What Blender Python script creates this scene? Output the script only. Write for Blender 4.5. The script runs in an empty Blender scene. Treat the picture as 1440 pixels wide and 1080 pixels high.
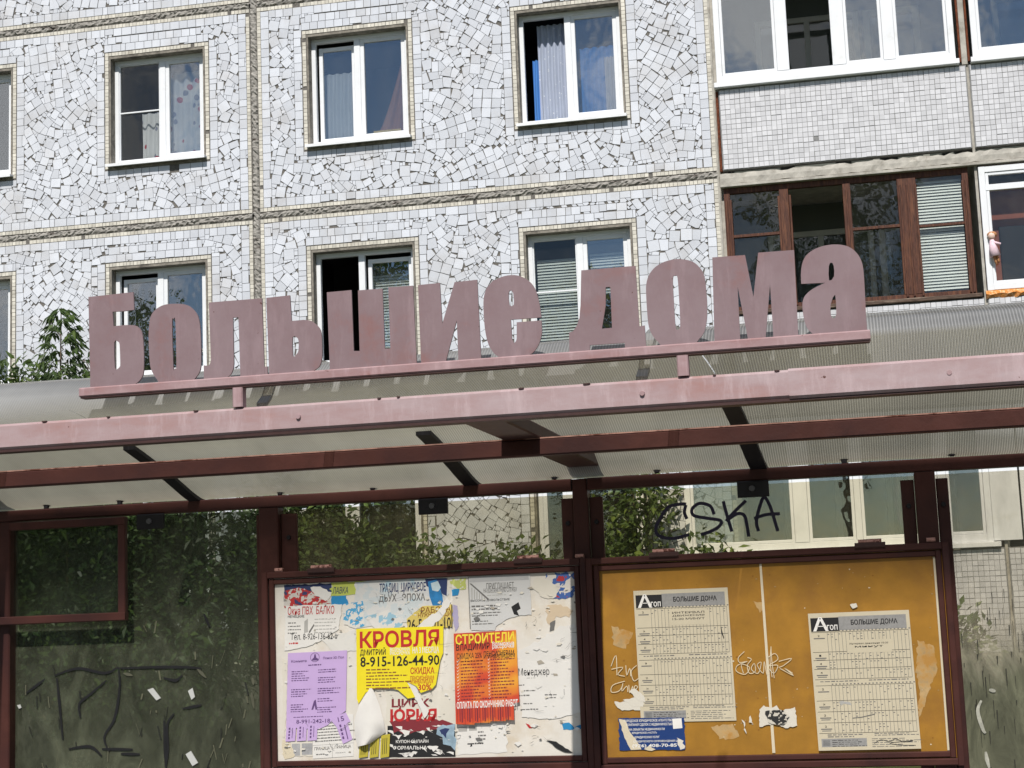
import bpy, math, random
import numpy as np
from mathutils import Vector, Matrix
from mathutils.geometry import tessellate_polygon

random.seed(7)
R = math.radians
SC = bpy.context.scene
COL = SC.collection

# ------------------------------------------------------------------ camera
F_PX, PITCH, ROLL, EYE = 2251.0, R(7.98), R(-2.28), 1.6      # focal length in pixels of a 1440 x 1080 picture
_sp, _cp = math.sin(PITCH), math.cos(PITCH)
_F = Vector((0, _cp, _sp)); _R0 = Vector((1, 0, 0)); _U0 = Vector((0, -_sp, _cp))
_R = math.cos(ROLL) * _R0 + math.sin(ROLL) * _U0
_U = -math.sin(ROLL) * _R0 + math.cos(ROLL) * _U0
cam = bpy.data.cameras.new('camera'); cam_o = bpy.data.objects.new('camera', cam); COL.objects.link(cam_o)
cam.sensor_width = 36.0; cam.lens = F_PX / 1440 * 36
cam.clip_start = 0.1; cam.clip_end = 2000
m = Matrix.Identity(4)
for i in range(3):
    m[i][0], m[i][1], m[i][2] = _R[i], _U[i], -_F[i]
m[2][3] = EYE
cam_o.matrix_world = m
SC.camera = cam_o

# ------------------------------------------------------------------ light
SUN_EL, SUN_AZ = R(48), R(170)
w = bpy.data.worlds.new('World'); SC.world = w; w.use_nodes = True
nt = w.node_tree; nt.nodes.clear()
sky = nt.nodes.new('ShaderNodeTexSky'); sky.sky_type = 'NISHITA'; sky.sun_disc = False
sky.sun_elevation = SUN_EL; sky.sun_rotation = R(190); sky.air_density = 1.0; sky.dust_density = 0.1; sky.ozone_density = 3.5
tc = nt.nodes.new('ShaderNodeTexCoord')
nz = nt.nodes.new('ShaderNodeTexNoise'); nz.inputs['Scale'].default_value = 4.6; nz.inputs['Detail'].default_value = 7; nz.inputs['Roughness'].default_value = .55
cr = nt.nodes.new('ShaderNodeValToRGB'); cr.color_ramp.elements[0].position = .50; cr.color_ramp.elements[1].position = .60
mx = nt.nodes.new('ShaderNodeMix'); mx.data_type = 'RGBA'
mx.inputs[7].default_value = (10.5, 10.8, 11.4, 1)
bg = nt.nodes.new('ShaderNodeBackground'); bg.inputs['Strength'].default_value = .068
out = nt.nodes.new('ShaderNodeOutputWorld')
L = nt.links.new
L(tc.outputs['Generated'], nz.inputs['Vector']); L(nz.outputs['Fac'], cr.inputs['Fac'])
L(cr.outputs['Color'], mx.inputs[0]); L(sky.outputs['Color'], mx.inputs[6])
L(mx.outputs[2], bg.inputs['Color']); L(bg.outputs['Background'], out.inputs['Surface'])

sun = bpy.data.lights.new('sun', 'SUN'); sun.energy = 4.8; sun.angle = R(.53); sun.color = (1, .955, .89)
sun_o = bpy.data.objects.new('sun', sun); COL.objects.link(sun_o)
_sd = Vector((math.sin(SUN_AZ) * -1 * math.cos(SUN_EL), math.cos(SUN_AZ) * math.cos(SUN_EL), math.sin(SUN_EL)))
sun_o.rotation_euler = _sd.to_track_quat('Z', 'Y').to_euler()
SC.view_settings.view_transform = 'Standard'; SC.view_settings.look = 'None'
SC.view_settings.exposure = 0.08; SC.view_settings.gamma = 1; SC.view_settings.use_curve_mapping = False
SC.cycles.transparent_max_bounces = 24
SC.cycles.max_bounces = 10

# ------------------------------------------------------------------ frames (local X along the wall, local Y away from the viewer, Z up)
class Frame:
    def __init__(s, o, yaw):
        s.o = Vector(o); s.yaw = yaw
        s.ex = Vector((math.cos(yaw), -math.sin(yaw), 0)); s.ey = Vector((math.sin(yaw), math.cos(yaw), 0))
    def world(s, p): return s.o + s.ex * p[0] + s.ey * p[1] + Vector((0, 0, p[2]))
    def at(s, px, py, y=0):
        """where the sight line of a picture point meets the plane local Y = y"""
        d = _F + _R * ((px - 720) / F_PX) - _U * ((py - 540) / F_PX)
        e = Vector((0, 0, EYE)); n = s.ey
        t = ((s.o + n * y - e).dot(n)) / d.dot(n)
        p = e + d * t
        return ((p - s.o).dot(s.ex), p.z)
SH = Frame((.241, 5.163, 0), R(12.27))          # the shelter, local Y = 0 is its back wall
BL = Frame((0, 19.1, 0), R(11.13))              # the apartment block, local Y = 0 is its facade
WD = Frame((0, 0, 0), 0)
def S(px, py, d=0): return SH.at(px, py, -d)
def B(px, py, y=0): return BL.at(px, py, y)

# ------------------------------------------------------------------ materials
def _nodes(name):
    mt = bpy.data.materials.new(name); mt.use_nodes = True
    t = mt.node_tree; t.nodes.clear()
    o = t.nodes.new('ShaderNodeOutputMaterial'); p = t.nodes.new('ShaderNodeBsdfPrincipled')
    t.links.new(p.outputs[0], o.inputs[0])
    return mt, t, p, o
def _noise(t, scale, detail=5, rough=.6, stretch=None, coord='Object'):
    c = t.nodes.new('ShaderNodeTexCoord'); n = t.nodes.new('ShaderNodeTexNoise')
    n.inputs['Scale'].default_value = scale; n.inputs['Detail'].default_value = detail; n.inputs['Roughness'].default_value = rough
    if stretch:
        mp = t.nodes.new('ShaderNodeMapping'); mp.inputs['Scale'].default_value = stretch
        t.links.new(c.outputs[coord], mp.inputs[0]); t.links.new(mp.outputs[0], n.inputs['Vector'])
    else: t.links.new(c.outputs[coord], n.inputs['Vector'])
    return n
def _ramp(t, src, stops):
    r = t.nodes.new('ShaderNodeValToRGB'); e = r.color_ramp.elements
    while len(e) < len(stops): e.new(.5)
    for k, (p, c) in zip(e, stops):
        k.position = p; k.color = (c if len(c) == 4 else (*c, 1)) if not isinstance(c, (int, float)) else (c, c, c, 1)
    t.links.new(src, r.inputs[0]); return r
def _mix(t, fac, a, b, mode='MIX'):
    x = t.nodes.new('ShaderNodeMix'); x.data_type = 'RGBA'; x.blend_type = mode
    for sock, v in ((x.inputs[0], fac), (x.inputs[6], a), (x.inputs[7], b)):
        if isinstance(v, (int, float)): sock.default_value = v if sock == x.inputs[0] else (v, v, v, 1)
        elif isinstance(v, tuple): sock.default_value = (*v, 1) if len(v) == 3 else v
        else: t.links.new(v, sock)
    return x.outputs[2]
def _bump(t, p, src, strength, dist=.01):
    b = t.nodes.new('ShaderNodeBump'); b.inputs['Strength'].default_value = strength; b.inputs['Distance'].default_value = dist
    t.links.new(src, b.inputs['Height']); t.links.new(b.outputs[0], p.inputs['Normal'])

def M(name, col, rough=.6, var=.15, scale=12, bump=0, spec=.3, patch=None, pscale=3, pr=(.52, .62), tint=0, stretch=None, metal=0):
    """painted / mineral / paper surface: base colour with grain, optional worn patches, optional per-piece tint"""
    mt, t, p, o = _nodes(name)
    n = _noise(t, scale, stretch=stretch)
    lo = tuple(c * (1 - var) for c in col); hi = tuple(min(1, c * (1 + var)) for c in col)
    c = _ramp(t, n.outputs['Fac'], [(.3, lo), (.7, hi)]).outputs[0]
    if patch:
        n2 = _noise(t, pscale, 6, .65, stretch)
        f = _ramp(t, n2.outputs['Fac'], [(pr[0], 0), (pr[1], 1)]).outputs[0]
        c = _mix(t, f, c, patch)
    if tint:
        a = t.nodes.new('ShaderNodeAttribute'); a.attribute_name = 'tint'
        f = _ramp(t, a.outputs['Fac'], [(0, 1 - tint), (1, 1 + tint * .6)]).outputs[0]
        c = _mix(t, 1.0, c, f, 'MULTIPLY')
    t.links.new(c, p.inputs['Base Color']); p.inputs['Roughness'].default_value = rough
    p.inputs['Specular IOR Level'].default_value = spec; p.inputs['Metallic'].default_value = metal
    if bump: _bump(t, p, n.outputs['Fac'], bump)
    return mt

def glass_mat(name, refl=.12, tintc=(.94, .96, .96), dirt=.03, dirtc=(.5, .5, .48)):
    mt, t, p, o = _nodes(name); t.nodes.remove(p)
    tr = t.nodes.new('ShaderNodeBsdfTransparent'); tr.inputs[0].default_value = (*tintc, 1)
    gl = t.nodes.new('ShaderNodeBsdfGlossy'); gl.inputs['Roughness'].default_value = .0
    df = t.nodes.new('ShaderNodeBsdfDiffuse'); df.inputs[0].default_value = (*dirtc, 1)
    fw = t.nodes.new('ShaderNodeLayerWeight'); fw.inputs['Blend'].default_value = .5
    fr = t.nodes.new('ShaderNodeMath'); fr.operation = 'POWER'; fr.inputs[1].default_value = 4; t.links.new(fw.outputs['Facing'], fr.inputs[0])
    ad = t.nodes.new('ShaderNodeMath'); ad.operation = 'MULTIPLY_ADD'; ad.inputs[1].default_value = .7; ad.inputs[2].default_value = refl
    t.links.new(fr.outputs[0], ad.inputs[0])
    m1 = t.nodes.new('ShaderNodeMixShader'); t.links.new(ad.outputs[0], m1.inputs[0]); t.links.new(tr.outputs[0], m1.inputs[1]); t.links.new(gl.outputs[0], m1.inputs[2])
    n = _noise(t, 5, 6, .6, (1, 1, .35)); f = _ramp(t, n.outputs['Fac'], [(.35, dirt * .3), (.75, dirt * 1.6)])
    m2 = t.nodes.new('ShaderNodeMixShader'); t.links.new(f.outputs[0], m2.inputs[0]); t.links.new(m1.outputs[0], m2.inputs[1]); t.links.new(df.outputs[0], m2.inputs[2])
    t.links.new(m2.outputs[0], o.inputs[0])
    n3 = _noise(t, 1.5, 3); b = t.nodes.new('ShaderNodeBump'); b.inputs['Strength'].default_value = .16; b.inputs['Distance'].default_value = .02
    t.links.new(n3.outputs['Fac'], b.inputs['Height']); t.links.new(b.outputs[0], gl.inputs['Normal'])
    return mt

def grimy_glass(name, clear, grime, cover, scale, tintc, streak=.25, z_split=None, lower=None, soft=.10, lc=.96):
    """acrylic pane: see-through where clean, smeared with dried paint and grime elsewhere"""
    mt, t, p, o = _nodes(name)
    tr = t.nodes.new('ShaderNodeBsdfTransparent'); tr.inputs[0].default_value = (*tintc, 1)
    n = _noise(t, scale, 8, .68, (1, 1, streak)); n2 = _noise(t, scale * 2.6, 9, .74, (1, 1, .55)); n2.inputs['Distortion'].default_value = .9; n3 = _noise(t, 2.3, 5, .6)
    f = _ramp(t, n.outputs['Fac'], [(.3, cover[0]), (.7, cover[1])]).outputs[0]
    g = _ramp(t, n2.outputs['Fac'], [(.28, tuple(c * .35 for c in grime)), (.52, grime), (.72, tuple(min(1, c * 2.1) for c in grime))]).outputs[0]
    if lower:                                                # the lower half was rolled over with green paint
        c = t.nodes.new('ShaderNodeTexCoord'); sx = t.nodes.new('ShaderNodeSeparateXYZ'); t.links.new(c.outputs['Object'], sx.inputs[0])
        ma = t.nodes.new('ShaderNodeMath'); ma.operation = 'MULTIPLY_ADD'; ma.inputs[1].default_value = .3 + soft; t.links.new(n.outputs['Fac'], ma.inputs[0]); t.links.new(sx.outputs['Z'], ma.inputs[2])
        mr = t.nodes.new('ShaderNodeMapRange'); mr.inputs[1].default_value = z_split; mr.inputs[2].default_value = z_split + soft; mr.inputs[3].default_value = 1; mr.inputs[4].default_value = 0
        t.links.new(ma.outputs[0], mr.inputs[0]); k = mr.outputs[0]
        gl_ = _ramp(t, n2.outputs['Fac'], [(.3, tuple(c * .4 for c in lower)), (.52, lower), (.72, tuple(min(1, c * 1.9) for c in lower))]).outputs[0]
        g = _mix(t, k, g, gl_); f = _mix(t, k, f, lc)
    t.links.new(g, p.inputs['Base Color']); p.inputs['Roughness'].default_value = .45; p.inputs['Specular IOR Level'].default_value = .25
    ms = t.nodes.new('ShaderNodeMixShader'); t.links.new(f, ms.inputs[0]); t.links.new(tr.outputs[0], ms.inputs[1]); t.links.new(p.outputs[0], ms.inputs[2])
    t.links.new(ms.outputs[0], o.inputs[0])
    return mt

def roof_mat(name, flute):
    """weathered cellular polycarbonate: clear to light that falls on it squarely, milky at a slant, with fluting"""
    mt, t, p, o = _nodes(name)
    c = t.nodes.new('ShaderNodeTexCoord'); sx = t.nodes.new('ShaderNodeSeparateXYZ'); t.links.new(c.outputs['Object'], sx.inputs[0])
    mu = t.nodes.new('ShaderNodeMath'); mu.operation = 'MULTIPLY'; mu.inputs[1].default_value = 2 * math.pi / .0072; t.links.new(sx.outputs['X'], mu.inputs[0])
    sn = t.nodes.new('ShaderNodeMath'); sn.operation = 'SINE'; t.links.new(mu.outputs[0], sn.inputs[0])
    st = _ramp(t, sn.outputs[0], [(.0, 1 - flute), (.75, 1)]).outputs[0]
    n = _noise(t, 2.2, 7, .6, (1, .35, .35))
    base = _ramp(t, n.outputs['Fac'], [(.22, (.32, .325, .33)), (.5, (.455, .46, .465)), (.78, (.59, .595, .60))]).outputs[0]
    base = _mix(t, 1.0, base, st, 'MULTIPLY')
    tl = t.nodes.new('ShaderNodeBsdfTranslucent'); tcol = _mix(t, 1.0, base, (1.0, .94, .72), 'MULTIPLY'); t.links.new(tcol, tl.inputs[0])
    t.links.new(base, p.inputs['Base Color']); p.inputs['Roughness'].default_value = .22; p.inputs['Specular IOR Level'].default_value = .6; p.inputs['Coat Weight'].default_value = .7; p.inputs['Coat Roughness'].default_value = .15
    a = t.nodes.new('ShaderNodeMixShader'); a.inputs[0].default_value = .45
    t.links.new(p.outputs[0], a.inputs[1]); t.links.new(tl.outputs[0], a.inputs[2])
    tr = t.nodes.new('ShaderNodeBsdfTransparent'); tr.inputs[0].default_value = (1, .985, .96, 1)
    lw = t.nodes.new('ShaderNodeLayerWeight'); lw.inputs['Blend'].default_value = .5
    k = _ramp(t, lw.outputs['Facing'], [(.15, .80), (.43, .72), (.52, .03)]).outputs[0]
    ms = t.nodes.new('ShaderNodeMixShader'); t.links.new(k, ms.inputs[0]); t.links.new(a.outputs[0], ms.inputs[1]); t.links.new(tr.outputs[0], ms.inputs[2])
    t.links.new(ms.outputs[0], o.inputs[0])
    return mt

def chalk_mat(name, cols, scale=7, stretch=(.45, 1, 1.3)):
    """sun-bleached paint: chalky bloom, brighter and redder patches, runs, tiny rust pits"""
    mt, t, p, o = _nodes(name)
    n = _noise(t, scale, 8, .68, stretch); n2 = _noise(t, scale * 2.6, 6, .7, (1.6, 1, .35)); n3 = _noise(t, 42, 3, .5)
    c = _ramp(t, n.outputs['Fac'], [(.28, cols[2]), (.46, cols[1]), (.62, cols[0]), (.8, cols[1])]).outputs[0]
    f = _ramp(t, n2.outputs['Fac'], [(.52, 0), (.72, .75)]).outputs[0]; c = _mix(t, f, c, tuple(min(1, x * 1.22) for x in cols[0]))
    f = _ramp(t, n3.outputs['Fac'], [(.25, 1), (.285, 0)]).outputs[0]; c = _mix(t, f, c, (.10, .045, .035))
    t.links.new(c, p.inputs['Base Color']); p.inputs['Roughness'].default_value = .6; p.inputs['Specular IOR Level'].default_value = .25
    _bump(t, p, n2.outputs['Fac'], .12, .01)
    return mt

def leaf_mat(name, col, trans=.35):
    mt, t, p, o = _nodes(name)
    a = t.nodes.new('ShaderNodeAttribute'); a.attribute_name = 'tint'
    c = _ramp(t, a.outputs['Fac'], [(0, tuple(x * .45 for x in col)), (.6, col), (1, (col[0] * 2.0, col[1] * 1.7, col[2] * 1.2))]).outputs[0]
    t.links.new(c, p.inputs['Base Color']); p.inputs['Roughness'].default_value = .45; p.inputs['Specular IOR Level'].default_value = .4
    tl = t.nodes.new('ShaderNodeBsdfTranslucent'); t.links.new(c, tl.inputs[0])
    ms = t.nodes.new('ShaderNodeMixShader'); ms.inputs[0].default_value = trans
    t.links.new(p.outputs[0], ms.inputs[1]); t.links.new(tl.outputs[0], ms.inputs[2]); t.links.new(ms.outputs[0], o.inputs[0])
    return mt

MT = {
 'tile': M('glazed_tile', (.615, .635, .685), .16, .05, 4, spec=.45, tint=.125, patch=(.50, .485, .48), pscale=1.3, pr=(.50, .78)),
 'cream': M('cream_mosaic', (.61, .58, .51), .4, .12, 9, spec=.3, tint=.18, patch=(.48, .44, .37), pscale=4, pr=(.52, .75)),
 'mosaic': M('white_mosaic', (.60, .60, .625), .25, .05, 5, spec=.4, tint=.12),
 'grout': M('grout', (.14, .13, .118), .95, .35, 30, .4),
 'mortar': M('seam_mortar', (.30, .285, .262), .95, .35, 22, .8, patch=(.06, .045, .038), pscale=6, pr=(.57, .66), stretch=(.45, 1, 2.2)),
 'reveal': M('dirty_render_and_sill_shade', (.23, .21, .18), .95, .35, 16, .5, patch=(.09, .08, .07), pscale=5, pr=(.5, .7)),
 'concrete': M('concrete', (.40, .38, .34), .9, .22, 9, .4, patch=(.2, .18, .15), pscale=4, pr=(.55, .75)),
 'pvc': M('white_pvc', (.74, .755, .78), .35, .04, 5, spec=.4, patch=(.60, .60, .58), pscale=4, pr=(.6, .85)),
 'pvc_dirty': M('yellowed_pvc', (.62, .60, .53), .5, .08, 6),
 'sillmetal': M('sill_sheet', (.76, .77, .79), .4, .06, 6),
 'wood': M('old_brown_wood', (.075, .028, .017), .6, .5, 14, .5, stretch=(6, 6, .6), patch=(.15, .06, .03), pscale=6, pr=(.5, .68)),
 'wood_dark': M('weathered_wood', (.09, .06, .045), .8, .5, 16, .5, stretch=(.6, 6, 6), patch=(.35, .28, .22), pscale=5, pr=(.55, .7)),
 'parapet_ground': M('parapet_grout', (.22, .22, .22), .9, .2, 20),
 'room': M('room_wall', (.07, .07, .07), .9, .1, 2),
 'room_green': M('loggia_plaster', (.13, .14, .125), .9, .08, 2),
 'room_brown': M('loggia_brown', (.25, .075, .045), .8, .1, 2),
 'rust': M('rusty_steel', (.12, .035, .015), .9, .5, 30, .5),
 'foam': M('orange_foam', (.62, .24, .06), .95, .3, 60, 1.0, patch=(.75, .5, .3), pscale=30, pr=(.5, .65)),
 'glass': glass_mat('window_glass', .25, dirt=.015),
 'glass_l': glass_mat('loggia_glass', .26, (.93, .96, .96), .02),
 'glass_dark': glass_mat('old_glass', .05, (.92, .93, .92), .02, (.25, .25, .24)),
 'fade': chalk_mat('sun_bleached_brown_paint', [(.40, .31, .32), (.35, .24, .242), (.33, .17, .15)], 6),
 'rail': chalk_mat('bleached_rail_paint', [(.36, .25, .26), (.31, .195, .20), (.28, .13, .12)], 9),
 'letter': chalk_mat('faded_brown_letter_paint', [(.235, .17, .182), (.212, .145, .155), (.235, .11, .10)], 4.2, (1, 1, 1)),
 'paint': M('brown_red_paint', (.075, .027, .022), .5, .2, 20, .15, patch=(.045, .018, .017), pscale=5, pr=(.45, .65), spec=.2),
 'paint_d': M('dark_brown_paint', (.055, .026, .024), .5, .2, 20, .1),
 'paint_edge': M('chipped_edge', (.36, .20, .16), .7, .3, 40, .3, patch=(.13, .045, .03), pscale=14, pr=(.5, .6)),
'profile': M('grey_joint_profile', (.16, .16, .17), .4, .15, 20),
 'black': M('black_profile', (.012, .011, .014), .5, .2, 10),
 'chip': M('chipped_pink_primer', (.5, .27, .23), .8, .3, 60, .8, patch=(.12, .04, .03), pscale=50, pr=(.5, .58)),
 'roof_smooth': roof_mat('roof_polycarbonate_smooth', .14),
 'roof_mid': roof_mat('roof_polycarbonate_fine', .28),
 'roof': roof_mat('roof_polycarbonate_fluted', .42),
 'pane_left': grimy_glass('grimy_pane_left', 0, (.085, .092, .065), (.16, .62), 2.6, (.80, .84, .76), .5, 1.20, (.078, .084, .055), .6, .88),
 'pane_hatch': grimy_glass('grimy_pane_hatch', 0, (.05, .06, .05), (.0, .22), 2.2, (.86, .88, .84), .8),
 'pane_mid': grimy_glass('grimy_pane_mid', 0, (.25, .235, .145), (.12, .42), 2.4, (.90, .865, .75), .6),
 'pane_clear': grimy_glass('grimy_pane_clear', 0, (.27, .25, .17), (.01, .17), 2.5, (.905, .865, .75), .5),
 'pane_right': grimy_glass('grimy_pane_right', 0, (.34, .31, .25), (.04, .34), 3, (.92, .885, .80), .3, 1.46, (.125, .128, .085), .22),
 'board_white': M('board_paper_ground', (.74, .70, .64), .8, .06, 9, .15, patch=(.62, .53, .41), pscale=6, pr=(.52, .76)),
 'board_orange': M('board_ochre_paint', (.365, .178, .022), .5, .2, 7, .05, patch=(.25, .115, .024), pscale=4.5, pr=(.48, .74), spec=.35),
 'leaf': leaf_mat('leaf_green', (.072, .118, .036)),
 'leaf_d': leaf_mat('leaf_deep_green', (.05, .09, .03)),
 'leaf_s': leaf_mat('leaf_fresh_green', (.085, .135, .04)),
 'bark': M('bark', (.11, .085, .06), .9, .4, 30, .8),
 'asphalt': M('asphalt', (.05, .05, .05), .9, .3, 40, .3),
 'paving': M('paving', (.22, .21, .2), .9, .2, 10, .3),
 'soil': M('soil_and_weeds', (.06, .075, .03), 1, .5, 6, .5),
}
def paper(name, col, rough=.75, var=.04): return M('paper_' + name, col, rough, var, 14, .06)
INK = {k: M('ink_' + k, c, .7, .06, 30) for k, c in dict(black=(.02, .02, .022), grey=(.16, .155, .15), red=(.50, .028, .03), darkred=(.22, .03, .04), navy=(.03, .045, .13),
       yellow=(.85, .68, .06), white=(.82, .80, .77), violet=(.13, .07, .2), brown=(.25, .10, .03), marker=(.035, .03, .06), teal=(.07, .28, .38), lgrey=(.42, .41, .39)).items()}

# ------------------------------------------------------------------ mesh builder
ORG = {}
class MB:
    def __init__(s): s.v = []; s.f = []; s.mi = []; s.t = []
    def add(s, vs, fs, mi=0, t=.5):
        k = len(s.v); s.v += [tuple(p) for p in vs]
        for f in fs: s.f.append(tuple(i + k for i in f)); s.mi.append(mi); s.t.append(t)
        return s
    def box(s, x0, x1, y0, y1, z0, z1, mi=0, t=.5):
        return s.add([(x0, y0, z0), (x1, y0, z0), (x1, y1, z0), (x0, y1, z0), (x0, y0, z1), (x1, y0, z1), (x1, y1, z1), (x0, y1, z1)],
                     [(0, 1, 5, 4), (1, 2, 6, 5), (2, 3, 7, 6), (3, 0, 4, 7), (4, 5, 6, 7), (3, 2, 1, 0)], mi, t)
    def bbox(s, x0, x1, y0, y1, z0, z1, b=.003, mi=0):
        """box whose edges along its longest side are chamfered"""
        dx, dy, dz = x1 - x0, y1 - y0, z1 - z0
        if dx >= dy and dx >= dz: ax = 0
        elif dz >= dy: ax = 2
        else: ax = 1
        rng = [(x0, x1), (y0, y1), (z0, z1)]; o = [i for i in range(3) if i != ax]
        (a0, a1), (b0, b1) = rng[o[0]], rng[o[1]]
        ring = [(a0 + b, b0), (a1 - b, b0), (a1, b0 + b), (a1, b1 - b), (a1 - b, b1), (a0 + b, b1), (a0, b1 - b), (a0, b0 + b)]
        vs = []
        for e in rng[ax]:
            for p in ring:
                q = [0, 0, 0]; q[ax] = e; q[o[0]] = p[0]; q[o[1]] = p[1]; vs.append(q)
        fs = [(i, (i + 1) % 8, 8 + (i + 1) % 8, 8 + i) for i in range(8)] + [tuple(range(7, -1, -1)), tuple(range(8, 16))]
        if ax == 1: fs = [tuple(reversed(f)) for f in fs]
        return s.add(vs, fs, mi)
    def prism(s, poly, y0, y1, holes=(), mi=0, t=.5, side=None):
        """polygon in the x-z plane, front face at y0 (towards the viewer), back at y1"""
        loops = [list(poly)] + [list(h) for h in holes]
        tri = tessellate_polygon([[Vector((p[0], p[1], 0)) for p in lp] for lp in loops])
        flat = [p for lp in loops for p in lp]; n = len(flat)
        vs = [(p[0], y0, p[1]) for p in flat] + [(p[0], y1, p[1]) for p in flat]
        fs = []
        for a, b, c in tri:
            ar = (flat[b][0] - flat[a][0]) * (flat[c][1] - flat[a][1]) - (flat[b][1] - flat[a][1]) * (flat[c][0] - flat[a][0])
            if ar < 0: b, c = c, b
            fs.append((a, b, c)); fs.append((a + n, c + n, b + n))
        s.add(vs, fs, mi, t)
        k = 0; fs = []
        for lp in loops:
            q = len(lp)
            for i in range(q): fs.append((k + i, k + (i + 1) % q, n + k + (i + 1) % q, n + k + i))
            k += q
        s.add(vs, fs, mi if side is None else side, t)
        return s
    def sheet(s, poly, y, mi=0, t=.5):
        tri = tessellate_polygon([[Vector((p[0], p[1], 0)) for p in poly]])
        fs = []
        for a, b, c in tri:
            ar = (poly[b][0] - poly[a][0]) * (poly[c][1] - poly[a][1]) - (poly[b][1] - poly[a][1]) * (poly[c][0] - poly[a][0])
            fs.append((a, b, c) if ar > 0 else (a, c, b))
        return s.add([(p[0], y, p[1]) for p in poly], fs, mi, t)
    def ribbon(s, pts, wd, y, mi=0, taper=0):
        """a flat stroke in the x-z plane"""
        n = len(pts); vs = []
        for i, p in enumerate(pts):
            a = pts[max(0, i - 1)]; b = pts[min(n - 1, i + 1)]
            dx, dz = b[0] - a[0], b[1] - a[1]; l = math.hypot(dx, dz) or 1
            k = wd * .5 * (1 - taper * abs(2 * i / max(1, n - 1) - 1))
            vs += [(p[0] - dz / l * k, y, p[1] + dx / l * k), (p[0] + dz / l * k, y, p[1] - dx / l * k)]
        return s.add(vs, [(2 * i + 1, 2 * i + 3, 2 * i + 2, 2 * i) for i in range(n - 1)], mi)
    def tube(s, pts, r0, r1, n=7, mi=0):
        vs = []; k = len(pts)
        for i, p in enumerate(pts):
            p = Vector(p); d = (Vector(pts[min(k - 1, i + 1)]) - Vector(pts[max(0, i - 1)])).normalized()
            u = d.orthogonal().normalized(); v = d.cross(u); r = r0 + (r1 - r0) * i / max(1, k - 1)
            for j in range(n):
                a = 2 * math.pi * j / n; vs.append(p + u * math.cos(a) * r + v * math.sin(a) * r)
        fs = [(i * n + j, i * n + (j + 1) % n, (i + 1) * n + (j + 1) % n, (i + 1) * n + j) for i in range(k - 1) for j in range(n)]
        fs += [tuple(range(n - 1, -1, -1)), tuple((k - 1) * n + j for j in range(n))]
        return s.add(vs, fs, mi)
    def build(s, name, mats, parent=None, frame=None, org=(0, 0, 0), tint=False, kind=None, smooth=False):
        if parent is not None: org = ORG[parent.name]
        me = bpy.data.meshes.new(name)
        me.from_pydata([(p[0] - org[0], p[1] - org[1], p[2] - org[2]) for p in s.v], [], s.f)
        if not isinstance(mats, (list, tuple)): mats = [mats]
        for q in mats: me.materials.append(MT[q] if isinstance(q, str) else q)
        if len(mats) > 1: me.polygons.foreach_set('material_index', s.mi)
        if tint:
            a = me.attributes.new('tint', 'FLOAT', 'FACE'); a.data.foreach_set('value', s.t)
        if smooth: me.polygons.foreach_set('use_smooth', [True] * len(s.f))
        me.update()
        o = bpy.data.objects.new(name, me); COL.objects.link(o)
        if parent is not None: o.parent = parent
        else:
            fr = frame or WD
            o.location = fr.world(org); o.rotation_euler = (0, 0, -fr.yaw)
        ORG[o.name] = org
        if kind: o['kind'] = kind
        return o
def tag(o, label=None, cat=None, group=None, kind=None):
    if label: o['label'] = label
    if cat: o['category'] = cat
    if group: o['group'] = group
    if kind: o['kind'] = kind
    return o
def root(name, frame, org, label, cat, group=None):
    o = bpy.data.objects.new(name, None); COL.objects.link(o); o.empty_display_size = .2
    o.location = frame.world(org); o.rotation_euler = (0, 0, -frame.yaw); ORG[o.name] = tuple(org)
    return tag(o, label, cat, group)
def smooth_pts(pts, k=4, closed=False):
    """Catmull-Rom through the given points"""
    n = len(pts); out = []
    rng = range(n) if closed else range(n - 1)
    for i in rng:
        p = [pts[(i + j) % n] if closed else pts[min(n - 1, max(0, i + j))] for j in (-1, 0, 1, 2)]
        for q in range(k):
            t = q / k
            out.append(tuple(.5 * ((2 * p[1][c]) + (-p[0][c] + p[2][c]) * t + (2 * p[0][c] - 5 * p[1][c] + 4 * p[2][c] - p[3][c]) * t * t + (-p[0][c] + 3 * p[1][c] - 3 * p[2][c] + p[3][c]) * t ** 3) for c in (0, 1)))
    if not closed: out.append(pts[-1])
    return out

# ================================================================== ground
g = MB(); g.add([(-400, -400, 0), (400, -400, 0), (400, 400, 0), (-400, 400, 0)], [(0, 1, 2, 3)]); tag(g.build('ground', 'soil'), kind='structure')
g = MB(); g.add([(-60, -9, .004), (60, -9, .004), (60, 2.4, .004), (-60, 2.4, .004)], [(0, 1, 2, 3)]); tag(g.build('road', 'asphalt'), kind='structure')
g = MB(); g.bbox(-30, 30, -2.0, 2.2, -.1, .12, .02); tag(g.build('pavement', 'paving', frame=SH), kind='structure')

# ================================================================== apartment block
bld = root('apartment_building', BL, (0, 0, 0), 'panel apartment block clad in broken white tiles, with windows and glazed loggias behind the shelter', 'building')
JZ = [1.0, 3.82, 6.63, 9.42, 12.2]                   # horizontal joints between the storeys
SEAM, RIGHT, LEFT = -3.2, 2.62, -9.1
WIN_U = [(-7.9, -6.56), (-5.19, -3.87), (-2.49, -1.16), (.22, 1.54)]
WIN_Z = [(1.84, 3.32), (4.65, 6.13), (7.46, 8.94)]
TOP = 14.0
openings = [(u0, u1, z0, z1) for (z0, z1) in WIN_Z for (u0, u1) in WIN_U] + [(u0, u1, 10.27, 11.75) for u0, u1 in WIN_U]

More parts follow.
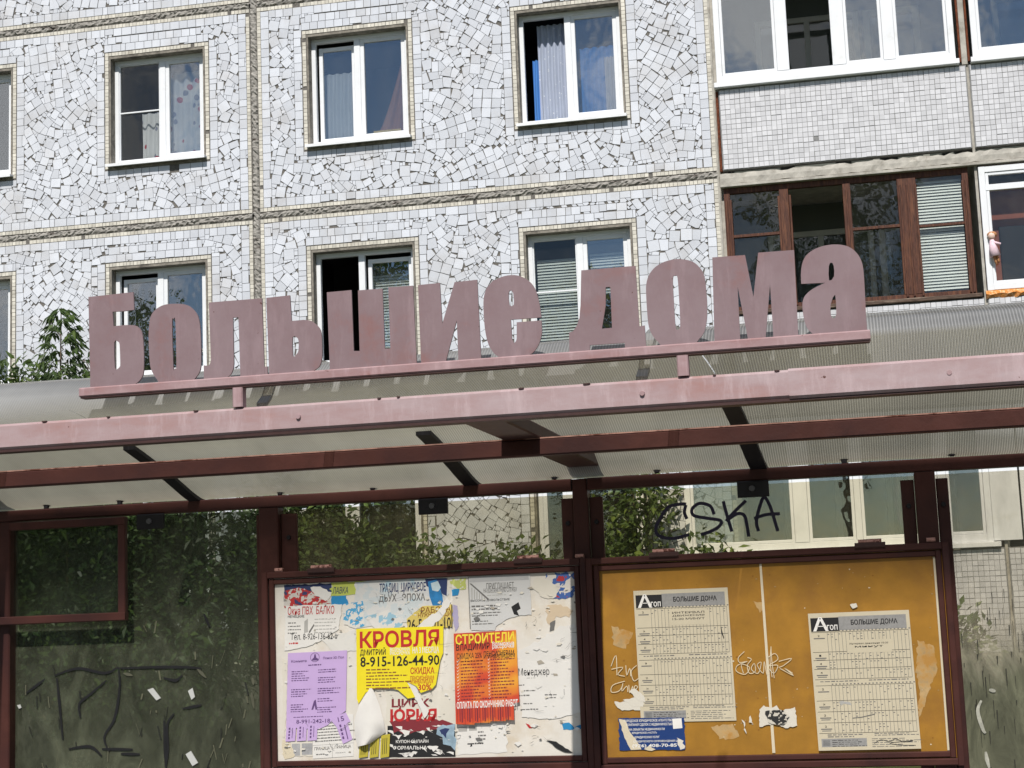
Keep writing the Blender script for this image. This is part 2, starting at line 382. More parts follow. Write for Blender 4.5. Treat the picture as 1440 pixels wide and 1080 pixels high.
def wall_panel(u0, u1, z0, z1):
    """one concrete panel, solid, with its window holes cut through"""
    hs = [h for h in openings if h[0] >= u0 and h[1] <= u1 and h[2] >= z0 and h[3] <= z1]
    b = MB(); us = sorted({u0, u1, *[h[0] for h in hs], *[h[1] for h in hs]}); zs = sorted({z0, z1, *[h[2] for h in hs], *[h[3] for h in hs]})
    for i in range(len(us) - 1):
        for j in range(len(zs) - 1):
            cu, cz = (us[i] + us[i + 1]) / 2, (zs[j] + zs[j + 1]) / 2
            if any(h[0] < cu < h[1] and h[2] < cz < h[3] for h in hs): continue
            b.box(us[i], us[i + 1], 0, .30, zs[j], zs[j + 1])
    b.build('wall_panel', 'grout', bld)
for (u0, u1) in ((LEFT, SEAM - .04), (SEAM + .04, RIGHT - .03)):
    wall_panel(u0, u1, 0, JZ[0] - .035)
    for k in range(3): wall_panel(u0, u1, JZ[k] + .035, JZ[k + 1] - .035)
    wall_panel(u0, u1, JZ[3] + .035, TOP)
b = MB(); b.box(-26, LEFT - .08, 0, .3, 0, TOP); b.box(8.6, 24, 0, .3, 0, TOP); b.box(-26, 24, .31, 11, TOP - .3, TOP); b.box(-26, 24, 10.7, 11, 0, TOP - .31)
b.build('far_wall', 'concrete', bld)

# mortar seams, uneven
def seam(u0, u1, z0, z1):
    b = MB(); hor = (u1 - u0) > (z1 - z0); n = int(max(u1 - u0, z1 - z0) / .028); k = 4
    vs = []
    for i in range(n + 1):
        wob = random.uniform(-.006, .006)
        for j in range(k + 1):
            a, c = i / n, j / k
            d = (-.012 if 0 < j < k else .012) + random.uniform(-.014, .016)
            if hor: vs.append((u0 + (u1 - u0) * a, d, z0 + (z1 - z0) * c + wob))
            else: vs.append((u0 + (u1 - u0) * c + wob, d, z0 + (z1 - z0) * a))
    fs = []
    for i in range(n):
        for j in range(k):
            q = i * (k + 1) + j; f = (q, q + k + 1, q + k + 2, q + 1)
            fs.append(f if hor else tuple(reversed(f)))
    b.add(vs, fs); b.build('seam', 'mortar', bld)
for z in JZ[:4]:
    seam(LEFT, SEAM - .05, z - .045, z + .045); seam(SEAM + .05, RIGHT - .02, z - .045, z + .045)
seam(SEAM - .05, SEAM + .05, 0, TOP - .4)

# ---- broken-tile mosaic
def clip(poly, nx, nz, c):
    """keep the part with n.p >= c"""
    out = []; n = len(poly)
    ds = [p[0] * nx + p[1] * nz - c for p in poly]
    for i in range(n):
        a, d0 = poly[i], ds[i]; b2, d1 = poly[(i + 1) % n], ds[(i + 1) % n]
        if d0 >= 0: out.append(a)
        if (d0 >= 0) != (d1 >= 0):
            t = d0 / (d0 - d1); out.append((a[0] + (b2[0] - a[0]) * t, a[1] + (b2[1] - a[1]) * t))
    return out
def area(p): return .5 * sum(p[i][0] * p[(i + 1) % len(p)][1] - p[(i + 1) % len(p)][0] * p[i][1] for i in range(len(p)))
def edges(p):
    r = []
    for i in range(len(p)):
        a, b2 = p[i], p[(i + 1) % len(p)]; dx, dz = b2[0] - a[0], b2[1] - a[1]; l = math.hypot(dx, dz)
        if l < 1e-5: continue
        nx, nz = dz / l, -dx / l; r.append((nx, nz, nx * a[0] + nz * a[1]))
    return r
class Mosaic:
    CELL = .16
    def __init__(s, gap=.0048): s.tiles = []; s.h = {}; s.gap = gap
    def put(s, poly):
        cx = sum(p[0] for p in poly) / len(poly); cz = sum(p[1] for p in poly) / len(poly)
        r = max(math.hypot(p[0] - cx, p[1] - cz) for p in poly)
        t = (poly, edges(poly), cx, cz, r); s.tiles.append(t)
        s.h.setdefault((int(cx // s.CELL), int(cz // s.CELL)), []).append(t)
    def try_put(s, poly, region, holes, amin, wmin):
        u0, u1, z0, z1 = region
        xs = [p[0] for p in poly]; zs = [p[1] for p in poly]
        if min(xs) < u0: poly = clip(poly, 1, 0, u0)
        if max(xs) > u1: poly = clip(poly, -1, 0, -u1)
        if poly and min(zs) < z0: poly = clip(poly, 0, 1, z0)
        if poly and max(zs) > z1: poly = clip(poly, 0, -1, -z1)
        if len(poly) < 3: return False
        for h in holes:
            poly = s._cut(poly, h[1], s.gap)
            if poly is None: return False
        cx = sum(p[0] for p in poly) / len(poly); cz = sum(p[1] for p in poly) / len(poly)
        r = max(math.hypot(p[0] - cx, p[1] - cz) for p in poly)
        ci, cj = int(cx // s.CELL), int(cz // s.CELL)
        for i in (ci - 1, ci, ci + 1):
            for j in (cj - 1, cj, cj + 1):
                for t in s.h.get((i, j), ()):
                    if math.hypot(t[2] - cx, t[3] - cz) > r + t[4] + s.gap: continue
                    poly = s._cut(poly, t[1], s.gap)
                    if poly is None: return False
        a = area(poly)
        if a < amin: return False
        per = sum(math.hypot(poly[i][0] - poly[i - 1][0], poly[i][1] - poly[i - 1][1]) for i in range(len(poly)))
        if a / per < wmin: return False
        s.put(poly); return True
    def _cut(s, poly, es, gap):
        best = None; bd = -9
        for e in es:
            d = min(p[0] * e[0] + p[1] * e[1] for p in poly) - e[2]
            if d >= gap * .9: return poly
            if d > bd: bd = d; best = e
        # cut along the edges that cost least
        cand = sorted(es, key=lambda e: -sum(p[0] * e[0] + p[1] * e[1] - e[2] for p in poly))[:2]
        res = None; ra = 0
        for e in cand:
            q = clip(poly, e[0], e[1], e[2] + gap)
            if len(q) >= 3:
                a = area(q)
                if a > ra: ra, res = a, q
        return res if ra > 1e-4 else None
def rect(u0, u1, z0, z1): return [(u0, z0), (u1, z0), (u1, z1), (u0, z1)]
def sq(cx, cz, a, w, h):
    c, s_ = math.cos(a), math.sin(a)
    return [(cx + x * c - z * s_, cz + x * s_ + z * c) for x, z in ((-w, -h), (w, -h), (w, h), (-w, h))]
mos = Mosaic()
def fill_region(region, hs):
    u0, u1, z0, z1 = region
    ex = [(h, edges(rect(*h))) for h in hs]
    def line(u_a, u_b, z_a, z_b, hor):                     # straight courses along the edges
        p = u_a if hor else z_a; e = u_b if hor else z_b
        while p < e - .03:
            l = random.choice((.11, .115, .12, .108, .13, .11, .09, .065, .16)) * random.uniform(.93, 1.07); q = min(e, p + l)
            k = random.random() < .22
            if hor: mos.try_put(rect(p, q - .006, z_a + (k and random.uniform(0, .03)), z_b), region, ex, .0012, .008)
            else: mos.try_put(rect(u_a, u_b - (k and random.uniform(0, .03)), p, q - .006), region, ex, .0012, .008)
            p = q
    line(u0, u0 + .105, z0, z1, False); line(u1 - .1, u1, z0, z1, False)
    line(u0 + .11, u1 - .11, z0, z0 + .1, True); line(u0 + .11, u1 - .11, z1 - .1, z1, True)
    for h in hs:
        line(h[0] - .106, h[0] - .006, h[2] - .05, h[3] + .02, False); line(h[1] + .006, h[1] + .106, h[2] - .05, h[3] + .02, False)
        line(h[0] - .05, h[1] + .05, h[2] - .106, h[2] - .006, True)
        line(h[0], h[1], h[3] + .006, h[3] + .1, True); line(h[0] + .05, h[1] - .1, h[3] + .106, h[3] + .2, True)
    ph = [random.uniform(0, 6.3) for _ in range(4)]
    def ang(x, z): return .8 * math.sin(2.1 * x + ph[0]) + .8 * math.sin(2.7 * z + ph[1]) + .5 * math.sin(3.3 * (x + z) + ph[2])
    for _ in range(int((u1 - u0) * (z1 - z0) * 3.2)):          # patches laid whole: tiles that still sit in rows
        x, z = random.uniform(u0, u1), random.uniform(z0, z1); a = ang(x, z) + random.gauss(0, .1); n_, m_ = random.randint(1, 3), random.randint(2, 4)
        if random.random() < .5: n_, m_ = m_, n_
        c_, s_ = math.cos(a), math.sin(a); p_ = random.uniform(.116, .131)
        for i in range(n_):
            for j in range(m_):
                lx, lz = (i - (n_ - 1) / 2) * p_, (j - (m_ - 1) / 2) * p_
                cx, cz = x + lx * c_ - lz * s_, z + lx * s_ + lz * c_
                if any(h[0] < cx < h[1] and h[2] < cz < h[3] for h in hs) or not (u0 < cx < u1 and z0 < cz < z1): continue
                mos.try_put(sq(cx, cz, a + random.gauss(0, .05), p_ / 2 - random.uniform(.002, .006), p_ / 2 - random.uniform(.002, .006)), region, ex, .0085, .022)
    for (step, wmin_, wmax, jit, amin, wm, rep) in ((.130, .057, .068, .037, .0088, .023, 1), (.11, .053, .065, .055, .0074, .021, 3), (.075, .03, .05, .037, .0022, .011, 1), (.05, .022, .042, .025, .0008, .006, 1), (.04, .016, .035, .018, .0004, .0042, 1)):
        for _ in range(rep):
            nu, nz_ = int((u1 - u0) / step) + 1, int((z1 - z0) / step) + 1
            cells = [(i, j) for i in range(nu) for j in range(nz_)]; random.shuffle(cells)
            for i, j in cells:
                x = u0 + (i + .5) * step + random.uniform(-jit, jit); z = z0 + (j + .5) * step + random.uniform(-jit, jit)
                if any(h[0] < x < h[1] and h[2] < z < h[3] for h in hs): continue
                hit = False; ci, cj = int(x // mos.CELL), int(z // mos.CELL)
                for a in (ci - 1, ci, ci + 1):
                    for b_ in (cj - 1, cj, cj + 1):
                        for t in mos.h.get((a, b_), ()):
                            if abs(t[2] - x) < t[4] and abs(t[3] - z) < t[4] and all(x * e[0] + z * e[1] < e[2] + .004 for e in t[1]): hit = True; break
                        if hit: break
                    if hit: break
                if hit: continue
                w_ = random.uniform(wmin_, wmax); h_ = w_ * (random.uniform(.95, 1.05) if random.random() < .7 else random.uniform(.5, .9))
                mos.try_put(sq(x, z, ang(x, z) + random.gauss(0, .12), w_, h_), region, ex, amin, wm)
IN = .103
for (u0, u1) in ((-8.2, SEAM - IN), (SEAM + IN, RIGHT - .075)):
    for (z0, z1) in ((JZ[0] + .5, JZ[1] - IN), (JZ[1] + IN, JZ[2] - IN), (JZ[2] + IN, JZ[3] - IN), (JZ[3] + IN, 10.6)):
        hs = [(h[0] - .062, h[1] + .062, h[2] - .05, h[3] + .06) for h in openings if h[0] > u0 - 1 and h[1] < u1 and h[2] < z1 and h[3] > z0]
        fill_region((u0, u1, z0, z1), hs)
def tile_mesh(b, poly):
    n = len(poly); cx = sum(p[0] for p in poly) / n; cz = sum(p[1] for p in poly) / n
    a, c = random.gauss(0, .007), random.gauss(0, .007); y = -.009 + random.uniform(-.0015, .0015)
    vs = [(p[0], y + (p[0] - cx) * a + (p[1] - cz) * c, p[1]) for p in poly] + [(p[0], .001, p[1]) for p in poly]
    b.add(vs, [tuple(range(n))] + [((i + 1) % n, i, n + i, n + (i + 1) % n) for i in range(n)], 0, random.random())
def in_view(t): return -7.2 < t[2] < 2.7 and 4.9 < t[3] < 10.2
tl = [t for t in mos.tiles if random.random() > .0012]
tl.sort(key=lambda t: -area(t[0]) - (1 if in_view(t) else 0))
for t in tl[:290]:
    b = MB(); tile_mesh(b, t[0]); b.build('tile', 'tile', bld, tint=True)
b = MB()
for t in tl[290:]: tile_mesh(b, t[0])
b.build('broken_tiles', 'tile', bld, tint=True, kind='stuff')

# ---- cream mosaic strips beside the joints and round the windows
cream = MB()
def strip(u0, u1, z0, z1, b=cream, pitch=.0485, miss=.008):
    hor = (u1 - u0) > (z1 - z0); n = max(1, int(round((u1 - u0 if hor else z1 - z0) / pitch)))
    for i in range(n):
        if random.random() < miss: continue
        a, c = i / n, (i + 1) / n; y = -.008 + random.uniform(-.0015, .001); j = lambda: random.uniform(-.0012, .0012)
        if hor: b.box(u0 + (u1 - u0) * a + .0022 + j(), u0 + (u1 - u0) * c - .0022 + j(), y, .001, z0 + .002 + j(), z1 - .002 + j(), 0, random.random())
        else: b.box(u0 + .002 + j(), u1 - .002 + j(), y, .001, z0 + (z1 - z0) * a + .0022 + j(), z0 + (z1 - z0) * c - .0022 + j(), 0, random.random())
for (u0, u1) in ((-8.2, SEAM - .052), (SEAM + .052, RIGHT - .02)):
    for k in range(4):
        if k < 3 or True:
            strip(u0, u1, JZ[k] + .048, JZ[k] + .097)
        if k > 0: strip(u0, u1, JZ[k] - .097, JZ[k] - .048, miss=.03)
for k in range(4):
    z0, z1 = JZ[k] + .1, min(JZ[k + 1] - .1, 10.6)
    for u in (SEAM - .1, SEAM + .052, RIGHT - .07): strip(u, u + .048, z0, z1)
for (u0, u1, z0, z1) in openings:
    if z0 > 10: continue
    strip(u0 - .056, u0 - .006, z0 - .03, z1 + .004); strip(u1 + .006, u1 + .056, z0 - .03, z1 + .004); strip(u0 - .056, u1 + .056, z1 + .006, z1 + .055)
cream.build('cream_border_tiles', 'cream', bld, tint=True, kind='stuff')

# ---- windows
def pane_box(u0, u1, z0, z1, y): 
    b = MB(); b.box(u0, u1, y, y + .006, z0, z1); return b
def bars(b, u0, u1, z0, z1, w_, y0, y1, wb=None):
    wb = wb or w_
    b.bbox(u0, u0 + w_, y0, y1, z0, z1, .004); b.bbox(u1 - w_, u1, y0, y1, z0, z1, .004)
    b.bbox(u0 + w_, u1 - w_, y0 + .001, y1, z1 - w_, z1, .004); b.bbox(u0 + w_, u1 - w_, y0 + .001, y1, z0, z0 + wb, .004)
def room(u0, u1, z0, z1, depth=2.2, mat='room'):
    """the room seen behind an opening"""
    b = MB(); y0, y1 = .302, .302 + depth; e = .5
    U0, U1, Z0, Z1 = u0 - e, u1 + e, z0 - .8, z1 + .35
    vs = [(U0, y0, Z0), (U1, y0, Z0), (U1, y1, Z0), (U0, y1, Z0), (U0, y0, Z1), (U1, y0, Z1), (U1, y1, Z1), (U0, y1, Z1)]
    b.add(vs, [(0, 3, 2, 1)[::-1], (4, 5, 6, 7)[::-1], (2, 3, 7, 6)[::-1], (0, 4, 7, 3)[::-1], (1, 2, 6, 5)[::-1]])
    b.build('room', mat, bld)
def window(u0, u1, z0, z1, mull=.48, left='shut', right='shut', fm='pvc', sashm='pvc'):
    rv = MB()                                                             # rendered reveal
    rv.box(u0 + .001, u0 + .022, -.004, .19, z0, z1); rv.box(u1 - .022, u1 - .001, -.004, .19, z0, z1); rv.box(u0 + .022, u1 - .022, -.004, .19, z1 - .03, z1 - .001)
    rv.box(u0 - .01, u1 + .01, -.007, -.001, z0 - .05, z0 - .006)  # strip of dark render added below the sill to deepen its shadow
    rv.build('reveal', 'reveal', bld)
    a0, a1, b0, b1 = u0 + .022, u1 - .022, z0 + .02, z1 - .03
    um = a0 + (a1 - a0) * mull
    f = MB(); y0, y1 = .12, .185
    bars(f, a0, a1, b0, b1, .055, y0, y1, .075); f.bbox(um - .04, um + .04, y0 + .002, y1, b0 + .075, b1 - .055, .004)
    wo = f.build('window', fm, bld)
    s = MB(); s.box(u0 - .02, u1 + .02, -.10, .118, z0 - .004, z0 + .014); s.box(u0 - .02, u1 + .02, -.10, -.094, z0 - .022, z0 - .0045)
    s.build('sill', 'sillmetal', wo)
    for (p, q, st) in ((a0 + .055, um - .04, left), (um + .04, a1 - .055, right)):
        lo, hi = b0 + .075, b1 - .055
        if st == 'open': continue
        dy = {'shut': 0, 'ajar': .05, 'net': .0}[st]
        sb = MB(); bars(sb, p + (.025 if st == 'ajar' else 0), q - (.0 if st == 'ajar' else 0), lo, hi - (.05 if st == 'ajar' else 0), .05 if st != 'net' else .016, y0 + .012 + dy, y1 - .01 + dy)
        if st == 'net': sb.bbox(p + .016, q - .016, y0 + .014, y0 + .03, (lo + hi) / 2 - .01, (lo + hi) / 2 + .01, .003)
        so = sb.build('sash', sashm, wo)
        k = .05 if st != 'net' else .016
        pane_box(p + k - .006 + (.025 if st == 'ajar' else 0), q - k + .006, lo + k - .006, hi - k + .006 - (.05 if st == 'ajar' else 0), y0 + .035 + dy).build('pane', 'glass_dark' if st == 'net' else 'glass', wo)
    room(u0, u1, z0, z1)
    return wo
z0, z1 = WIN_Z[2]
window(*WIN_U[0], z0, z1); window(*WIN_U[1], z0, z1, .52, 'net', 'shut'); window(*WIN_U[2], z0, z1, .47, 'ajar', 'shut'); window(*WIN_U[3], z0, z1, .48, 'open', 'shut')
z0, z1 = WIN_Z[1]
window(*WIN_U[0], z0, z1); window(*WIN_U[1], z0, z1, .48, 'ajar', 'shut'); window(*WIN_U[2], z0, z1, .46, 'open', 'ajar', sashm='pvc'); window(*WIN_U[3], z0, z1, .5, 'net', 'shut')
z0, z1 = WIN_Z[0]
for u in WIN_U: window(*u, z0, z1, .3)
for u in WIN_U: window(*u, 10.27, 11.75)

# ---- loggias on the right
def mosaic_field(u0, u1, z0, z1, y, pitch=.0585):
    b = MB(); nu = int((u1 - u0) / pitch); nz_ = int((z1 - z0) / pitch)
    pu, pz = (u1 - u0) / nu, (z1 - z0) / nz_
    sh = {}
    for i in range(nu):
        for j in range(nz_):
            k = (i // 2, j // 2)
            if k not in sh: sh[k] = (random.uniform(-.0035, .0035), random.uniform(-.0035, .0035))
            if random.random() < .0004: continue
            du, dz = sh[k] if (k[0] + k[1]) % 2 else (sh[k][0] * .4, sh[k][1] * .4)
            a, c = u0 + i * pu + du, z0 + j * pz + dz
            b.box(max(u0, a + .0025), min(u1, a + pu - .0025), y - .006 + random.uniform(-.001, .001), y + .001, max(z0, c + .0025), min(z1, c + pz - .0025), 0, random.random())
    return b
LG = [(2.67, 5.545), (5.575, 8.5)]
for k, (za, zb) in enumerate(((.9, 2.06), (3.87, 4.90), (6.66, 7.66), (9.47, 10.45))):
    for (u0, u1) in LG:
        p = MB(); p.bbox(u0, u1, -.045, .05, za, zb, .006)
        po = p.build('loggia_parapet', 'parapet_ground', bld)
        if k < 3: mosaic_field(u0 + .012, u1 - .012, za + .01, zb - .012, -.045).build('parapet_tiles', 'mosaic', po, tint=True, kind='stuff')
    # floor slab, with a chipped edge
    if k:
        s = MB(); n = 90; vs = []
        zc = za - .035
        for i in range(n + 1):
            u = RIGHT + .01 + (8.6 - RIGHT) * i / n
            w_ = random.uniform(-.008, .008) if random.random() < .6 else random.uniform(-.03, .0)
            vs += [(u, -.03 + random.uniform(-.006, .006), zc + w_ * .7), (u, -.045 + random.uniform(-.004, .008), zc - .06), (u, -.04 + random.uniform(-.006, .006), zc - .13 + abs(w_) * .4), (u, 1.3, zc - .13), (u, 1.3, zc)]
        fs = []
        for i in range(n):
            for j in range(5):
                fs.append((i * 5 + j, i * 5 + (j + 1) % 5, (i + 1) * 5 + (j + 1) % 5, (i + 1) * 5 + j)[::-1])
        s.add(vs, fs); s.build('loggia_slab', 'concrete', bld)
b = MB(); b.box(RIGHT - .028, RIGHT, -.006, .3, .0, TOP - .35); b.build('loggia_edge', 'concrete', bld)
b = MB(); b.bbox(RIGHT + .012, RIGHT + .045, -.03, .04, 6.66, 7.64, .004); b.bbox(RIGHT + .012, RIGHT + .045, -.03, .04, 3.87, 4.88, .004); b.build('rusty_post', 'rust', bld)
b = MB(); b.box(RIGHT, RIGHT + .04, .05, 1.3, 0, TOP - .35); b.box(5.545, 5.575, -.02, 1.3, .0, TOP - .35); b.box(8.5, 8.6, -.02, 1.3, .0, TOP - .35); b.build('loggia_divider', 'concrete', bld)
def loggia_back(u0, u1, z0, z1, mat):
    if mat == 'room_brown':                                  # back wall brought close behind the glass to catch the sun
        b = MB(); b.box(u0 + .02, u1 - .02, .32, .36, z0 + .15, z1 - .2); bw_ = b.build('loggia_back_wall', mat, bld)
        b = MB(); b.bbox(u0 + .22, u0 + .52,   .29, .317, z0 + 1.25, z0 + 1.95, .01); b.build('dark_panel', 'black', bw_)
        return
    b = MB(); b.box(u0 - .02, u1 + .02, 1.302, 1.4, z0, z1); b.build('loggia_back_wall', mat, bld)
    f = MB(); c = (u0 + u1) / 2
    bars(f, c - 1.0, c + .3, z0 + .95, z1 - .35, .07, 1.26, 1.30); f.bbox(c - .38, c - .31, 1.262, 1.3, z0 + 1.02, z1 - .42, .004)
    bars(f, c + .36, c + 1.05, z0 + .1, z1 - .35, .08, 1.26, 1.30)
    wf = f.build('inner_window', 'pvc_dirty', bld)
    q = MB(); q.box(c - .93, c - .38, 1.28, 1.286, z0 + 1.02, z1 - .42); q.box(c - .31, c + .23, 1.28, 1.286, z0 + 1.02, z1 - .42); q.box(c + .44, c + .97, 1.28, 1.286, z0 + .9, z1 - .43); q.build('pane', 'glass_dark', wf)
for k, (z0, z1) in enumerate(((1.0, 3.69), (3.83, 6.49), (6.63, 9.28))):
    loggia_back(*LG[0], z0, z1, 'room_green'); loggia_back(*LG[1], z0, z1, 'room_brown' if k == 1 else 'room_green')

def glazing(name, u0, u1, z0, z1, posts, mat, y0=-.05, y1=.02, hbar=(), panes=(), skip=(), gm='glass_l', wb=.09, cap=None):
    """a loggia glazing: frame, uprights at the given places, panes between them"""
    f = MB(); bars(f, u0, u1, z0, z1, .07, y0, y1, wb)
    for (a, c) in posts: f.bbox(a, c, y0 - .004, y1, z0 + wb, z1 - .07, .004)
    for (a, c, zz, w_) in hbar: f.bbox(a, c, y0 + .006, y1 - .004, zz - w_ / 2, zz + w_ / 2, .003)
    fo = f.build(name, mat, bld)
    cuts = [u0 + .07] + [v for p in posts for v in p] + [u1 - .07]
    for i in range(0, len(cuts), 2):
        if i // 2 in skip: continue
        a, c = cuts[i], cuts[i + 1]
        if mat == 'pvc':
            sb = MB(); bars(sb, a + .002, c - .002, z0 + wb + .002, z1 - .072, .035, y0 + .012, y1 - .01); sb.build('sash', mat, fo)
            pane_box(a + .03, c - .03, z0 + wb + .03, z1 - .1, y0 + .035).build('pane', gm, fo)
        else: pane_box(a + .001, c - .001, z0 + wb, z1 - .07, y0 + .035).build('pane', gm, fo)
    return fo
def ub(px, py): return B(px, py)[0]
# upper storey: white plastic
U = lambda px: ub(px, 60)
go = glazing('loggia_window', 2.66, 5.44, 7.73, 9.2, [(U(1091), U(1108)), (U(1169), U(1188)), (U(1241), U(1258))], 'pvc', skip=(1,))
s = MB(); s.bbox(2.63, 5.47, -.12, .02, 7.665, 7.728, .006); s.build('sill', 'sillmetal', go)
go = glazing('loggia_window', 5.63, 8.45, 7.73, 9.2, [(6.6, 6.74), (7.4, 7.52)], 'pvc')
s = MB(); s.bbox(5.6, 8.5, -.12, .02, 7.665, 7.728, .006); s.build('sill', 'sillmetal', go)
s = MB(); s.bbox(5.475, 5.5, -.06, .0, 7.7, 9.28, .004); s.bbox(5.57, 5.595, -.06, .0, 7.7, 9.28, .004); s.build('rusty_post', 'rust', bld)
s = MB(); s.bbox(5.502, 5.568, -.045, .03, 7.67, 9.28, .004); s.build('mullion_post', 'concrete', bld)
# middle storey: old brown timber
U = lambda px: ub(px, 330)
P = [(U(1099), U(1112)), (U(1189), U(1200)), (U(1266), U(1293))]
go = glazing('timber_loggia_window', 2.66, 5.47, 4.90, 6.45, P, 'wood', -.01, .05,
    hbar=[(2.73, P[0][0], 5.86, .035), (P[1][1], P[2][0], 5.83, .035), (P[2][1], 5.40, 5.80, .03)], skip=(1,), gm='glass_dark', wb=.11)
s = MB()
for a in (2.675, 2.725, P[0][0] - .02, P[0][1] + .004, P[1][0] + .03, P[2][0] + .02, P[2][0] + .10, P[2][1] - .02, 5.39, 5.43): s.bbox(a, a + .026, -.032, -.012, 4.98, 6.30, .004)
s.build('timber_moulding', 'wood', go)
s = MB(); s.bbox(2.66, 5.52, -.075, .02, 4.905, 4.955, .008); s.build('sill', 'wood_dark', go)
s = MB(); s.bbox(2.63, 8.5, -.075, .0, 6.452, 6.485, .004); s.build('drip_rail', 'concrete', bld)
go = glazing('loggia_window', 5.585, 8.45, 4.98, 6.43, [(6.95, 7.05)], 'pvc', hbar=[(5.65, 6.95, 6.18, .07)], gm='glass_dark', wb=.07)
s = MB(); n = 60; vs = []
for i in range(n + 1):
    u = 5.56 + 2.9 * i / n; r_ = lambda: random.uniform(-.012, .012)
    vs += [(u, -.052 + r_(), 4.885 + r_()), (u, -.085 + r_(), 4.93 + r_()), (u, -.05 + r_(), 4.975), (u, .0, 4.975)]
s.add(vs, [(i * 4 + j, i * 4 + 4 + j, i * 4 + 5 + j, i * 4 + 1 + j) for i in range(n) for j in range(3)]); s.build('mounting_foam', 'foam', go)
# lower storey, seen through the shelter: white plastic
U = lambda px: ub(px, 730)
go = glazing('loggia_window', 2.0, 5.43, 2.13, 3.66, [(U(1117), U(1137)), (U(1203), U(1212)), (U(1322), U(1334))], 'pvc', -.06, .0, gm='glass_l')
s = MB(); s.bbox(1.96, 5.5, -.11, .0, 2.07, 2.128, .006); s.build('sill', 'sillmetal', go)
s = MB(); s.bbox(5.432, 5.74, -.06, -.03, 2.14, 3.66, .004); s.build('panel_strip', 'pvc', go)
go = glazing('loggia_window', 5.76, 8.45, 2.13, 3.66, [(6.9, 7.0)], 'pvc', -.06, .0)

# ---- curtains, blinds and small things behind the panes
def curtain(name, u0, u1, z0, z1, mat, label, folds=6, amp=.02, y=.26, gather=0, group=None, cat='curtain'):
    b = MB(); n = folds * 6; k = 8; vs = []
    for j in range(k + 1):
        c = j / k
        for i in range(n + 1):
            a = i / n; uu = u0 + (u1 - u0) * a
            if gather: uu = u1 - (u1 - uu) * (1 - gather * c ** .8)
            vs.append((uu, y + amp * math.sin(a * folds * 6.283 + .6 * math.sin(c * 4)), z0 + (z1 - z0) * c))
    b.add(vs, [(j * (n + 1) + i, j * (n + 1) + i + 1, (j + 1) * (n + 1) + i + 1, (j + 1) * (n + 1) + i) for j in range(k) for i in range(n)])
    o = b.build(name, mat, frame=BL, org=((u0 + u1) / 2, y, z0), smooth=True)
    return tag(o, label, cat, group)
def cloth(name, col, spots=None, sscale=14, thr=.16):
    mt, t, p, o = _nodes(name); c = None
    base = _ramp(t, _noise(t, 30, stretch=(1, 1, .1)).outputs['Fac'], [(.3, tuple(x * .85 for x in col)), (.7, col)]).outputs[0]
    if spots:
        tcn = t.nodes.new('ShaderNodeTexCoord'); v = t.nodes.new('ShaderNodeTexVoronoi'); v.inputs['Scale'].default_value = sscale
        t.links.new(tcn.outputs['Object'], v.inputs['Vector'])
        f = _ramp(t, v.outputs['Distance'], [(thr, 1), (thr + .06, 0)]).outputs[0]
        pick = _ramp(t, v.outputs['Color'], [(.3, spots[0]), (.55, spots[1])]).outputs[0]
        base = _mix(t, f, base, pick)
    t.links.new(base, p.inputs['Base Color']); p.inputs['Roughness'].default_value = .9
    tl_ = t.nodes.new('ShaderNodeBsdfTranslucent'); t.links.new(base, tl_.inputs[0])
    ms = t.nodes.new('ShaderNodeMixShader'); ms.inputs[0].default_value = .3
    t.links.new(p.outputs[0], ms.inputs[1]); t.links.new(tl_.outputs[0], ms.inputs[2]); t.links.new(ms.outputs[0], o.inputs[0])
    return mt
c_spot = cloth('spotted_curtain', (.72, .74, .78), ((.42, .03, .06), (.22, .24, .34)), 8, .30)
c_white = cloth('white_lace', (.70, .74, .80)); c_lace = cloth('lace_with_rings', (.52, .58, .72), ((.8, .82, .86), (.74, .78, .84)), 16, .12)
c_blue = cloth('blue_curtain', (.10, .32, .80)); c_brown = cloth('brown_curtain', (.42, .19, .10)); c_dark = cloth('dark_curtain', (.12, .12, .14))
curtain('curtain', -4.48, -3.93, 7.52, 8.72, c_spot, 'white curtain with red spots behind the right pane of the upper left window', 4, y=.27)
curtain('curtain', -4.86, -4.62, 7.5, 8.22, c_spot, 'narrow spotted curtain strip behind the insect net of the upper left window', 2, y=.29)
curtain('curtain', -2.38, -1.88, 7.55, 8.5, c_white, 'pale lace curtain behind the tilted sash of the second upper window', 5, y=.33)
curtain('curtain', -1.66, -1.20, 7.6, 8.62, c_brown, 'reddish brown curtain swept to the right behind the second upper window', 3, y=.24, gather=.8)
curtain('curtain', .36, .48, 7.56, 8.4, c_blue, 'bright blue curtain edge in the open sash of the third upper window', 2, y=.34)
curtain('curtain', .44, .83, 7.55, 8.83, c_lace, 'grey lace curtain with white ring rows in the open sash of the third upper window', 5, y=.30)
curtain('curtain', .96, 1.47, 7.55, 8.5, c_blue, 'blue curtain with white scalloped top behind the right pane of the third upper window', 5, y=.36)
curtain('curtain', 1.27, 1.45, 7.56, 8.34, c_lace, 'lace panel hung in front of the blue curtain in the third upper window', 4, y=.31)
b = MB(); b.bbox(-1.70, -1.34, .22, .30, 7.575, 7.66, .004)
o = b.build('box', M('yellow_carton', (.62, .45, .14), .8, .25, 25, .2), frame=BL, org=(-1.55, .25, 7.555)); tag(o, 'long yellow carton lying on the inner sill of the second upper window', 'box')
